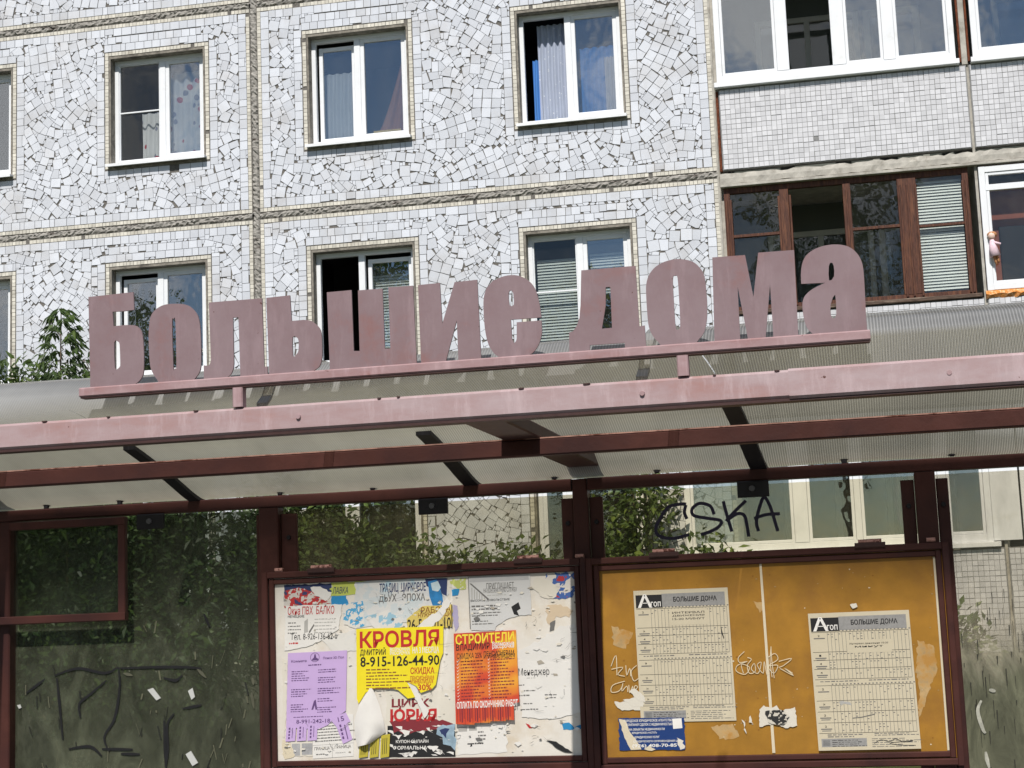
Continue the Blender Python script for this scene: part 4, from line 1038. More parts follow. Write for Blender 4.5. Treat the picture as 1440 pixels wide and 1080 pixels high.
# ------------------------------------------------------------------ printed sheets
def T(body, bold=0.0, res=2):
    bold *= .55
    cu = bpy.data.curves.new('t', 'FONT'); cu.body = body; cu.offset = bold; cu.resolution_u = res
    ob = bpy.data.objects.new('t', cu); me = bpy.data.meshes.new_from_object(ob)
    vs = [(v.co.x, v.co.y) for v in me.vertices]; fs = [tuple(p.vertices) for p in me.polygons]
    bpy.data.objects.remove(ob); bpy.data.curves.remove(cu); bpy.data.meshes.remove(me)
    x0 = min(v[0] for v in vs); x1 = max(v[0] for v in vs); y0 = min(v[1] for v in vs); y1 = max(v[1] for v in vs)
    return [((v[0] - x0) / (x1 - x0), (v[1] - y0) / (y1 - y0)) for v in vs], fs
class Sheet:
    """a sheet pinned on a board: corners given by where they appear; (s, t) run 0..1 right and down"""
    def __init__(s, tl, tr, bl_, lift):
        s.y = YB - lift; s.o = Vector(S(*tl, -s.y)); s.a = Vector(S(*tr, -s.y)) - s.o; s.b = Vector(S(*bl_, -s.y)) - s.o
        s.o_px, s.ax, s.bx = Vector(tl), Vector(tr) - Vector(tl), Vector(bl_) - Vector(tl)
        s.ink = {}
    def p(s, u, v): q = s.o + s.a * u + s.b * v; return (q.x, q.y)
    def px(s, X, Y):                                        # picture point -> (s, t)
        d = Vector((X, Y)) - s.o_px; det = s.ax.x * s.bx.y - s.ax.y * s.bx.x
        return ((d.x * s.bx.y - d.y * s.bx.x) / det, (s.ax.x * d.y - s.ax.y * d.x) / det)
    def mb(s, ink): return s.ink.setdefault(ink, MB())
    def text(s, body, u0, v0, u1, v1, ink, bold=.0, arc=0):
        vs, fs = T(body, bold); b = s.mb(ink)
        pts = [s.p(u0 + (u1 - u0) * x, v1 + (v0 - v1) * y - arc * (1 - (2 * x - 1) ** 2)) for x, y in vs]
        b.add([(p[0], s.y - .0005, p[1]) for p in pts], fs)
    def tpx(s, body, x0, y0, x1, y1, ink, bold=.0, arc=0):
        """text whose box is given by picture points: top left and bottom right"""
        u0, v0 = s.px(x0, y0); u1, v1 = s.px(x1, y1); 
        s.text(body, u0, v0, u1, v1, ink, bold, arc)
    def rect(s, u0, v0, u1, v1, ink, k=.0005):
        b = s.mb(ink); q = [s.p(u0, v1), s.p(u1, v1), s.p(u1, v0), s.p(u0, v0)]
        b.add([(p[0], s.y - k * .35, p[1]) for p in q], [(0, 1, 2, 3)])
    def poly(s, pts, ink, k=.0005): s.mb(ink).sheet([s.p(*q) for q in pts], s.y - k * .35)
    def lines(s, u0, u1, v0, dv, n, ink, h=.010, seed=0, fill=.9, ind=0):
        """rows of print too small to read: word-long dashes"""
        rg = random.Random(seed)
        for i in range(n):
            u = u0 + (rg.uniform(0, ind) if ind else 0); e = u0 + (u1 - u0) * rg.uniform(.55, 1) * fill
            while u < e:
                l = rg.uniform(.02, .075) * (1 if (u1 - u0) > .4 else .8); v = v0 + i * dv
                s.rect(u, v - h * rg.uniform(.8, 1.1), min(e, u + l), v, ink); u += l + .011
    def done(s, name, mat, label, cat, poly=None, group=None, th=.0006, tilt=.0):
        r = root(name, SH, (*[s.p(.5, 1)[0], s.y], s.p(.5, 1)[1]), label, cat, group)
        b = MB(); b.prism([s.p(*q) for q in poly] if poly else [s.p(0, 1), s.p(1, 1), s.p(1, 0), s.p(0, 0)], s.y, s.y + th)
        det = s.a.x * s.b.y - s.a.y * s.b.x
        def hang(mb):                                        # stuck along its top, the foot standing off the board
            mb.v = [(x, y - tilt * max(0, (s.a.x * (z - s.o.y) - s.a.y * (x - s.o.x)) / det), z) for x, y, z in mb.v]; return mb
        hang(b).build('paper_sheet', mat, r)
        for ink, mb in s.ink.items(): hang(mb).build('lettering', INK[ink] if isinstance(ink, str) and ink in INK else ink, r)
        return r
def rag(pts, amp=.02, step=.06, seed=0):
    """torn outline: every edge broken up unevenly"""
    rg = random.Random(seed); o = []
    for i in range(len(pts)):
        a, c = pts[i], pts[(i + 1) % len(pts)]; l = math.hypot(c[0] - a[0], c[1] - a[1]); n = max(1, int(l / step))
        for k in range(n):
            t = k / n; j = amp if k else amp * .3
            o.append((a[0] + (c[0] - a[0]) * t + rg.uniform(-j, j), a[1] + (c[1] - a[1]) * t + rg.uniform(-j, j)))
    return o
def scrap(pts, mat, lift, label, amp=1.2, step=4, seed=0, cat='paper scrap', group='torn paper scraps on the white board', name='paper_scrap', curl=0):
    """a torn bit of paper, outline given by where it shows"""
    q = [S(p[0], p[1], -(YB - lift)) for p in rag(pts, amp, step, seed)]
    b = MB(); b.prism(q, YB - lift, YB - lift + .0005)
    cx = sum(p[0] for p in q) / len(q); z = min(p[1] for p in q)
    return tag(b.build(name, mat, frame=SH, org=(cx, YB - lift, z)), label, cat, group)
def blobs(name, cols, scale, thr=(.42, .5, .58)):
    """flat print of a picture poster, too torn to make out"""
    mt, t, p, o = _nodes(name); n = _noise(t, scale, 3, .5); st = []
    for i, c in enumerate(cols): st.append((.30 + .4 * i / max(1, len(cols) - 1), c))
    r_ = _ramp(t, n.outputs['Fac'], st); r_.color_ramp.interpolation = 'CONSTANT'
    t.links.new(r_.outputs[0], p.inputs['Base Color']); p.inputs['Roughness'].default_value = .6
    return mt
PW = paper('white', (.76, .74, .71)); PW2 = paper('offwhite', (.70, .66, .58)); PG = paper('grey', (.60, .60, .60)); PV = paper('lilac', (.56, .40, .70)); PY = paper('yellow', (.84, .70, .025), .5); PC = paper('cream', (.68, .60, .45))
PN = paper('navy', (.035, .05, .13)); PB = paper('blue', (.03, .25, .52)); PYG = paper('limegreen', (.50, .56, .12)); PYO = paper('oldyellow', (.66, .52, .14)); PB2 = paper('royal', (.018, .05, .19), .4)

# -- torn layers on the white board
scrap([(399, 823), (466, 820), (466, 838), (399, 846)], PN, .0008, 'dark blue strip of a torn poster in the top left corner of the white board')
scrap([(399, 832), (420, 826), (455, 836), (466, 848), (430, 853), (400, 855)], blobs('picture_red', [(.04, .05, .14), (.48, .03, .03), (.62, .58, .54), (.42, .03, .03), (.5, .4, .25)], 32), .0014, 'torn red and white picture scrap below the dark blue strip')
scrap([(436, 826), (450, 825), (466, 833), (458, 845), (444, 838)], PW, .0019, 'white torn flake over the red picture scrap', 1.8)
s = Sheet((466, 819.5), (522, 817), (464, 838), .0012); s.text('ЛАВКА', .06, .35, .45, .85, 'navy', .01); s.done('poster', PYG, 'lime green torn strip at the top of the white board', 'poster', rag([(0, 0), (1, 0), (.72, .95), (0, 1)], .05, .15, 3))
scrap([(466, 838), (486, 837), (490, 849), (466, 853)], PB, .0012, 'bright blue scrap under the lime green strip')
s = Sheet((402, 852), (481, 849.5), (400, 915), .0024)
s.tpx('Окна ПВХ  БАЛКО', 405, 853.5, 470, 863, 'red', .012); s.tpx('НЕМЕЦКИЕ', 405, 865.5, 428, 869, 'black', .02)
s.lines(.05, .32, .40, .075, 4, 'grey', .025, 1); s.lines(.52, .95, .33, .075, 5, 'lgrey', .022, 2); s.tpx('Тел. 8-926-136-62-0', 409, 891, 474, 898, 'black', .0)
s.poly([(.34, .36), (.40, .30), (.41, .60), (.34, .62)], 'lgrey'); s.poly([(.42, .60), (.51, .42), (.52, .46), (.44, .63)], 'grey'); s.lines(.08, .35, .86, .09, 1, 'red', .035, 4)
s.done('flyer', PW, 'white flyer with red heading Окна ПВХ on the left of the white board', 'flyer', rag([(0, 0), (1, 0), (.96, .55), (.62, .82), (.45, .9), (.3, .94), (0, 1)], .012, .06, 5))
scrap([(482, 850), (510, 845), (512, 880), (500, 884), (484, 878)], blobs('picture_bits', [(.70, .68, .64), (.70, .68, .64), (.08, .35, .6), (.72, .7, .66), (.6, .12, .06)], 38), .0022, 'torn white scrap with blue and red bits beside the flyer with red heading')
scrap([(452, 900), (500, 884), (501, 915), (470, 917)], blobs('picture_bits_b', [(.70, .68, .64), (.72, .70, .66), (.70, .69, .66), (.45, .62, .7)], 26), .0016, 'crumpled white scrap with pale blue stain above the lilac flyer')
s = Sheet((500, 817), (629, 812), (500, 884), .0016)
s.tpx('ТРАДИЦ  ЦИРКОВОЕ', 534, 820.5, 599, 833, 'navy', .03, -.0); s.tpx('ДЬУХ   ЭПОХА', 533, 836, 598, 846, 'grey', .03)
cp = blobs('circus_print', [(.62, .63, .64), (.66, .66, .65), (.58, .63, .65), (.45, .60, .68), (.64, .64, .64)], 15)
s.poly([s.px(598, 814), s.px(629, 813), s.px(628, 838), s.px(612, 830), s.px(600, 824)], 'navy'); s.poly([s.px(602, 818), s.px(614, 815), s.px(622, 836), s.px(624, 858), s.px(612, 862), s.px(604, 838)], M('ink_blue', (.03, .2, .46), .6, .3, 30), .0008)
s.poly([s.px(606, 820), s.px(616, 817), s.px(620, 826), s.px(616, 832), s.px(608, 830)], M('ink_pale', (.50, .62, .68), .6, .1, 30), .0011)
s.done('poster', cp, 'torn pale blue circus poster at the top middle of the white board', 'poster', rag([(0, .02), (1, 0), (1, .6), (.85, .98), (.5, .9), (0, 1)], .02, .08, 8))
scrap([(512, 868), (545, 858), (560, 868), (570, 882), (530, 886)], blobs('picture_bits_c', [(.72, .70, .67), (.70, .68, .65), (.3, .5, .62), (.70, .68, .66), (.08, .08, .08)], 24), .0026, 'creased white scrap between the circus poster and the yellow roofing poster')
s = Sheet((572, 854), (636, 850), (572, 887), .0028)
s.tpx('26-5   -01-10', 573, 871, 634, 883.5, 'black', .03); s.tpx('РАБОТА', 592, 854, 634, 860, 'brown', .02); s.tpx('НУЖНЫ ЛЮДИ', 588, 862, 634, 867, 'brown', .02)
s.rect(.98, .0, 1.0, 1, 'black')
s.done('flyer', PYO, 'pale yellow torn advert with black number ending 01-10', 'flyer', rag([(.35, 0), (1, 0), (1, .95), (0, 1), (0, .5)], .02, .1, 4))
scrap([(583, 886), (596, 872), (618, 856), (628, 838), (634, 846), (622, 868), (604, 884)], PW, .0036, 'white torn streak across the pale yellow advert', 1.5)
scrap([(632, 815), (655, 813), (655, 828), (640, 829), (632, 826)], blobs('green_bits', [(.68, .66, .6), (.5, .55, .15), (.66, .64, .55), (.25, .3, .12)], 40), .0012, 'torn yellow green scrap left of the grey contract notice')
scrap([(635, 829), (646, 828), (644, 837), (636, 838)], PB, .0013, 'small blue scrap left of the grey contract notice', .8)
scrap([(637, 850), (643, 852), (645, 880), (640, 888), (636, 868)], paper('mauve', (.42, .38, .55)), .0013, 'narrow mauve scrap beside the number ending 01-10', 1)
s = Sheet((658, 811.5), (745, 807.5), (661, 888), .0022)
s.rect(.02, .0, .98, .10, M('ink_band', (.46, .46, .47), .7, .08, 20)); s.tpx('ПРИГЛАШАЕТ', 684, 820, 723, 826.5, 'grey', .01); s.tpx('НА КОНТРАКТНУЮ СЛУЖБУ', 680, 827.5, 727, 831.5, 'grey', .01); s.lines(.3, .75, .31, .05, 2, 'lgrey', .012, 3)
s.poly([(.02, .12), (.05, .12), (.33, .42), (.31, .44)], 'grey')
for i in range(6): s.poly([(.05 + .04 * i, .2 + .035 * i), (.065 + .04 * i, .2 + .035 * i), (.06 + .04 * i, .42), (.045 + .04 * i, .41)], 'lgrey')
s.rect(0, 0, .012, .95, 'grey'); s.text('ВЫСОКОЕ ДОВОЛЬСТВИЕ', .03, .42, .66, .465, 'black', .01); s.lines(.04, .62, .56, .055, 2, 'grey', .03, 5); s.lines(.04, .62, .68, .05, 2, 'grey', .022, 6); s.lines(.04, .45, .83, .05, 2, 'grey', .02, 7)
s.poly([(.68, .58), (.80, .50), (.83, .62), (.77, .66), (.80, .75), (.72, .72)], 'black')
s.done('notice', PG, 'grey contract service notice at the top of the white board, torn at its lower corner', 'notice', rag([(0, 0), (1, 0), (1, .74), (.83, .74), (.6, .8), (.42, .93), (.4, 1), (.02, .98)], .008, .05, 9))
scrap([(767, 807), (808, 804), (809, 840), (778, 842), (786, 826), (768, 820)], blobs('flag_bits', [(.42, .03, .04), (.05, .12, .36), (.66, .62, .58), (.66, .62, .58), (.42, .03, .04)], 22), .0014, 'torn red and blue poster corner in the top right of the white board', 2)
scrap([(752, 812), (774, 816), (786, 830), (778, 842), (760, 838), (748, 826)], PW2, .002, 'cream torn layer beside the red and blue poster corner', 2)
scrap([(768, 852), (788, 850), (806, 858), (800, 868), (782, 866), (776, 886), (770, 876)], paper('tan', (.62, .50, .36)), .001, 'tan stained tear right of the red builders poster', 2.2)
scrap([(773, 876), (781, 872), (779, 886), (773, 888)], INK['grey'], .0013, 'small grey torn hole right of the red builders poster', .8)
scrap([(726, 918), (790, 880), (812, 880), (816, 1000), (770, 1010), (735, 1005)], paper('white_b', (.74, .72, .69)), .0016, 'large white torn sheet with the word Менеджер', 2.5)
s = Sheet((726, 930), (816, 927), (730, 1012), .0024)
s.tpx('Менеджер ..', 729, 940, 779, 951.5, 'black', .0); s.lines(.15, .4, .30, .1, 1, 'lgrey', .012, 1); s.lines(.02, .12, .42, .1, 1, 'grey', .02, 2); s.lines(.08, .42, .52, .1, 1, 'grey', .022, 3); s.lines(.02, .30, .60, .05, 1, 'grey', .022, 4); s.lines(.42, .68, .60, .05, 2, 'grey', .02, 5)
s.lines(.08, .25, .74, .1, 1, 'grey', .02, 6); s.lines(.03, .5, .84, .1, 1, 'grey', .022, 8); s.rect(.72, .5, .727, .6, 'grey')
s.done('notice', PW, 'faded white job notice headed Менеджер at the right of the white board', 'notice', rag([(0, 0), (.95, .05), (.98, .9), (.5, 1), (.04, .96)], .02, .08, 2))
scrap([(768, 1041), (782, 1043), (795, 1052), (806, 1058), (794, 1058), (780, 1050)], INK['black'], .003, 'black gash of bared board near the lower right corner of the white board', 1)
scrap([(790, 1018), (800, 1016), (808, 1024), (806, 1026), (792, 1026)], PB, .0012, 'bright blue torn speck near the right edge of the white board', 1)
scrap([(809, 1022), (822, 1017), (821, 1025), (810, 1025)], PB, .0012, 'blue torn sliver at the right frame of the white board', .6)
scrap([(739, 1017), (744, 1019), (748, 1024), (744, 1024)], INK['red'], .0012, 'small red torn sliver below the red builders poster', .5)
# dark picture poster under the yellow one
s = Sheet((543, 972), (642, 970), (543, 1066), .0012)
rg = random.Random(5)
for k in range(26): 
    a, c = rg.uniform(0, .92), rg.uniform(.5, .95); s.poly(rag([(a, c), (a + rg.uniform(.05, .2), c), (a + .1, c + rg.uniform(.02, .08))], .02, .04, k), PW, .0012)
s.rect(.02, .52, .98, .99, 'black'); s.poly(rag([(.05, .45), (.6, .42), (.95, .5), (.9, .6), (.1, .62)], .03, .06, 3), 'darkred', .0008)
s.text('ЦИРК', .08, .12, .62, .27, 'darkred', .06); s.text('ЮРИЯ', .06, .27, .72, .46, 'red', .07); s.text('КУПОН ОНЛАЙН', .14, .72, .6, .78, 'white', .03); s.text('ФОРМАЛЬНА', .1, .82, .58, .88, 'white', .03); s.poly(rag([(.72, .55), (.98, .5), (.98, .9), (.8, .8)], .04, .07, 6), M('ink_steel', (.30, .42, .52), .6, .3, 25), .0014)
s.poly(rag([(.76, .6), (.9, .58), (.86, .72)], .03, .05, 7), 'navy', .0018)
s.done('poster', PW2, 'dark torn poster with red and white letters under the yellow roofing poster', 'poster', rag([(0, 0), (1, 0), (1, .97), (0, .99)], .012, .05, 11))
# yellow roofing poster
s = Sheet((501, 884.5), (623.5, 880.5), (503.5, 1064), .0044)
s.tpx('КРОВЛЯ', 506, 888, 618, 908.5, 'red', .045); s.tpx('ДМИТРИЙ', 506.5, 911.5, 543, 922.5, 'black', .03); s.tpx('ВОЗМОЖНА', 549, 911, 577, 915, 'white', .03); s.tpx('РАССРОЧКА', 549, 916, 577, 920.5, 'white', .03); s.tpx('НА 3 МЕСЯЦА', 580.5, 910, 617.5, 919.5, 'white', .03)
s.tpx('8-915-126-44-90', 507, 924, 618, 935, 'black', .03)
for i, wd in enumerate((.21, .42, .36, .28, .44, .30, .42)): s.lines(.11, .11 + wd, .330 + i * .0245, .02, 1, 'brown', .010, 20 + i, 1.35)
s.tpx('СКИДКА', 577.5, 938.5, 611, 948.5, 'red', .03); s.tpx('ПЕНСИОНЕРАМ', 577.5, 950.5, 610, 955.5, 'red', .02); s.tpx('И ИНВАЛИДАМ', 578, 956, 609, 961.5, 'red', .02); s.tpx('30%', 588, 962, 607, 970, 'red', .03)
Q = s.px
out_ = [(0, 0), (1, 0), Q(623, 918), Q(619, 928), Q(613, 962), Q(608, 968), Q(592, 974), Q(586, 965), Q(572, 958), Q(578, 968), Q(584, 980), Q(574, 982), Q(560, 970), Q(545, 967), Q(530, 967), Q(515, 974), Q(505, 990), (.0, .55)]
s.done('poster', PY, 'yellow roofing poster with big red heading КРОВЛЯ, its lower half torn away', 'poster', out_, tilt=.008)
fl = MB(); n = 8; vs = []                                    # the torn half hangs folded over, white side out
P0 = [(519, 968), (505, 990), (498, 1014), (499, 1034), (503, 1050)]; P1 = [(524, 968), (533, 990), (539, 1012), (542, 1030), (520, 1046)]
for i in range(5):
    for j in range(n + 1):
        a = j / n; X = P0[i][0] * (1 - a) + P1[i][0] * a; Yp = P0[i][1] * (1 - a) + P1[i][1] * a
        l = .006 + .022 * math.sin(math.pi * a) * min(1, .25 + i * .25); q = S(X, Yp, -(YB - l)); vs.append((q[0], YB - l, q[1]))
fl.add(vs, [(i * (n + 1) + j, (i + 1) * (n + 1) + j, (i + 1) * (n + 1) + j + 1, i * (n + 1) + j + 1) for i in range(4) for j in range(n)])
tag(fl.build('paper_flap', PW, frame=SH, org=(*[S(520, 1040, .045)[0], YB], S(520, 1040, .045)[1]), smooth=True), 'curled white flap of the torn roofing poster, bulging from the board', 'paper scrap')
scrap([(570, 957), (585, 966), (592, 982), (603, 1000), (597, 1010), (588, 990), (578, 972)], PW, .0058, 'white curled strip torn down through the yellow roofing poster', .8)
for i, x in enumerate((506, 521, 536)):
    s = Sheet((x, 1041 - i * 3.5), (x + 12.5, 1039 - i * 3.5), (x - 1.5, 1066), .0052 + .0004 * i)
    for k in range(3): s.rect(.2 + .22 * k, .15, .26 + .22 * k, .85, 'black')
    s.done('tear_off_strip', paper('olive_yellow', (.50, .42, .05)), ['leftmost', 'middle', 'rightmost'][i] + ' of the three olive yellow tear-off strips under the white flap', 'paper strip', group='tear-off strips of the roofing poster')
# lilac flyer
s = Sheet((405, 918.5), (488, 914.5), (402.5, 1020), .0034)
s.text('Комната', .06, .10, .32, .135, 'violet', .03); s.text('Поиск 3D Пол', .60, .075, .95, .11, 'violet', .03); s.lines(.35, .6, .19, .05, 1, 'violet', .018, 2)
s.mb('violet'); cpt = [(math.cos(a) * .075 + .46, math.sin(a) * .062 + .075) for a in [i * .4 for i in range(17)]]
s.mb('violet').ribbon([s.p(*q) for q in cpt], .0014, s.y - .0006); s.poly([(.45, .035), (.47, .03), (.485, .085), (.44, .085)], 'violet'); s.poly([(.43, .085), (.5, .085), (.53, .12), (.40, .12)], 'violet')
for (a, c, v, n) in ((.07, .45, .27, 5), (.52, .90, .26, 2), (.52, .9, .37, 3), (.07, .45, .52, 4), (.52, .95, .52, 3), (.52, .9, .66, 2), (.07, .42, .73, 4), (.52, .9, .78, 3)): s.lines(a, c, v, .031, n, 'violet', .014, int(v * 100))
s.poly([(.46, .68), (.49, .66), (.52, .80), (.49, .80), (.475, .74), (.45, .80), (.42, .80)], 'violet'); s.lines(.12, .85, .90, .05, 1, 'violet', .012, 9)
s.text('8-991-242-18', .17, .93, .74, .985, 'violet', .015)
s.done('flyer', PV, 'lilac flyer with two columns of small print on the left of the white board', 'flyer', [(0, 0), (1, 0), (1, .83), (.95, .86), (.8, .93), (.7, 1.02), (.55, 1.07), (0, 1.03)], tilt=.0)
for i, (x, tlt) in enumerate(((403, -1.5), (418, -1), (433, -1))):
    s = Sheet((x, 1021 - i * 1.5), (x + 13.5, 1020 - i * 1.5), (x + tlt, 1043 - i * .6), .0036)
    for k in range(4): s.rect(.25, .12 + k * .2, .42, .25 + k * .2, 'violet'); 
    s.rect(.62, .15, .68, .8, 'violet')
    s.done('tear_off_strip', PV, ['leftmost', 'second', 'third'][i] + ' lilac tear-off strip at the foot of the lilac flyer', 'paper strip', group='tear-off strips of the lilac flyer')
s = Sheet((468, 1010), (489, 1004), (477, 1047), .0038); s.text('15', .3, .02, .7, .2, 'violet', .02)
for k in range(4): s.rect(.3, .3 + k * .15, .42, .4 + k * .15, 'violet')
s.rect(.6, .35, .66, .9, 'violet')
s.done('tear_off_strip', PV, 'lone lilac strip hanging askew at the right of the lilac flyer', 'paper strip', [(-.2, .0), (.9, -.08), (1.05, .3), (.85, .32), (.9, .95), (.25, 1.02), (.1, .35)], group='tear-off strips of the lilac flyer')
s = Sheet((440, 1008), (497, 1004), (440, 1067), .0014)
s.lines(.05, .95, .12, .07, 8, 'grey', .028, 3, 1.2); s.rect(0, .68, 1, .69, 'lgrey'); s.rect(.48, .7, .49, 1, 'lgrey'); s.text('ГРАНИЦА', .04, .73, .42, .82, 'grey', .02); s.text('ГРАНИЦА', .54, .72, .94, .81, 'grey', .02); s.lines(.08, .42, .92, .05, 1, 'grey', .03, 6); s.lines(.56, .95, .91, .05, 1, 'lgrey', .03, 7)
s.done('notice', PW, 'small white notice with rows of fine print right of the lilac strips', 'notice')
s = Sheet((409, 1044), (440, 1043), (409, 1064), .0012); s.rect(.05, .1, .42, .95, M('ink_screen', (.40, .40, .41), .8, .15, 60)); s.rect(.5, .1, .98, .9, M('ink_screen_b', (.36, .36, .37), .8, .15, 60))
s.done('notice', PW2, 'grey printed scrap in the lower left corner of the white board', 'notice', rag([(0, 0), (1, 0), (1, 1), (0, 1)], .05, .2, 4))
scrap([(397, 1040), (408, 1046), (415, 1062), (400, 1068), (397, 1060)], PC, .0015, 'cream paste lump in the lower left corner of the white board', 1.5)
scrap([(397, 925), (404, 930), (403, 1000), (400, 1038), (397, 1035)], PW2, .0013, 'torn cream edge between frame and lilac flyer', 1.2)
# red builders poster
fr = bpy.data.materials.new('red_yellow_print'); fr.use_nodes = True; t = fr.node_tree; pb = t.nodes['Principled BSDF']
n1 = _noise(t, 5.5, 3, .5, (1, 1, .9)); rr = _ramp(t, n1.outputs['Fac'], [(.30, (.46, .02, .02)), (.47, (.62, .07, .025)), (.56, (.80, .32, .03)), (.66, (.85, .62, .05))]); t.links.new(rr.outputs[0], pb.inputs['Base Color']); pb.inputs['Roughness'].default_value = .5
s = Sheet((638, 891), (725.5, 886), (642, 1020), .0044)
s.tpx('СТРОИТЕЛИ', 640.5, 892.5, 723, 902.5, 'yellow', .045); s.tpx('ВЛАДИМИР', 641.5, 906, 689, 914.5, 'black', .02); s.tpx('Возможна', 692.5, 902.5, 723, 907, 'white', .03); s.tpx('рассрочка', 692.5, 907.5, 723, 912, 'white', .03)
s.tpx('СКИДКА 25%', 642.5, 919, 678, 926.5, 'black', .01); s.tpx('ПЕНСИОНЕРАМ', 680.5, 916, 723, 920.5, 'black', .02); s.tpx('И ИНВАЛИДАМ', 680.5, 920.8, 724, 925, 'black', .02)
for i in range(13):
    v = .318 + i * .0345; s.lines(.10, .42, v, .03, 1, M('ink_maroon', (.10, .015, .015), .7) if i == 0 else 'darkred', .014, 40 + i, 1.5); s.lines(.58, .95, v - .005, .03, 1, 'darkred', .014, 70 + i, 1.1)
    s.poly([(.03, v - .02), (.045, v - .008), (.085, v - .03), (.047, v)], 'white'); s.poly([(.53, v - .025), (.545, v - .012), (.575, v - .034), (.547, v - .004)], 'white')
s.tpx('ОПЛАТА ПО ОКОНЧАНИЮ РАБОТ', 643, 987, 728.5, 992, 'white', .05)
for i in range(7): 
    u = .03 + i * .122
    s.rect(u + .035, .81, u + .05, .96, 'darkred', .0008); s.rect(u + .065, .80, u + .088, .97, 'darkred', .0008); s.rect(u + .102, .82, u + .112, .93, 'darkred', .0008); s.rect(u, .79, u + .004, 1, 'black', .0006)
s.done('poster', fr, 'red and yellow builders poster headed СТРОИТЕЛИ with a fringe of strips', 'poster', [(0, 0), (1, 0), (1.02, .78), (.93, .79), (.93, .97), (.8, .96), (.8, .975), (.55, .97), (.55, .985), (.3, .98), (.3, 1.0), (0, .985)], tilt=.009)
s = Sheet((643, 1020), (712, 1017), (644, 1062), .0012); s.lines(.42, .62, .28, .12, 4, 'grey', .05, 3); s.lines(.2, .75, .66, .1, 1, 'black', .05, 8); s.poly([(.28, .6), (.3, .72), (.25, .74)], 'black'); s.rect(.02, .05, .2, .22, 'lgrey'); s.rect(.24, .03, .4, .2, 'lgrey')
s.done('notice', PW, 'blank torn white notice under the red builders poster', 'notice', rag([(0, 0), (1, 0), (1, .95), (0, 1)], .03, .1, 6))
# loose flecks pasted all over
b = MB(); rg = random.Random(12)
for k in range(260):
    X, Yp = rg.uniform(398, 818), rg.uniform(822, 1060)
    if 500 < X < 622 and 884 < Yp < 970 or 638 < X < 728 and 890 < Yp < 1018 or 404 < X < 488 and 916 < Yp < 1020: continue
    r_ = rg.uniform(.8, 3.4) * (1.6 if X > 640 else 1); a = rg.uniform(0, 6.3)
    pts = [(X + math.cos(a + i * 1.5) * r_ * rg.uniform(.4, 1.5), Yp + math.sin(a + i * 1.5) * r_ * rg.uniform(.2, .8)) for i in range(4)]
    mi = rg.choice((0, 0, 0, 0, 0, 1, 1, 2, 3)); l = .0032 + .00001 * k
    b.sheet([S(*p, -(YB - l)) for p in pts], YB - l, mi)
b.build('paste_flecks', [PW, PW2, INK['grey'], paper('dirty', (.40, .36, .30))], bw, kind='stuff')
def crack(x, y, n, st, rg):
    pts = [(x, y)]
    a = rg.uniform(-1.2, 1.2)
    for _ in range(n): a += rg.uniform(-.7, .7); x += math.cos(a) * st; y += math.sin(a) * st * .7; pts.append((x, y))
    return pts
b = MB()
for k in range(46):
    X, Yp = rg.choice(((rg.uniform(735, 812), rg.uniform(850, 1050)), (rg.uniform(500, 630), rg.uniform(825, 880)), (rg.uniform(400, 500), rg.uniform(1005, 1060)), (rg.uniform(600, 640), rg.uniform(900, 1010)), (rg.uniform(730, 815), rg.uniform(860, 1050))))
    b.ribbon([S(*p, -(YB - .0078)) for p in crack(X, Yp, rg.randint(3, 8), rg.uniform(1.5, 3.5), rg)], rg.uniform(.0006, .0018), YB - .0078, taper=.7)
b.build('paper_creases', INK['grey'], bw, kind='stuff')

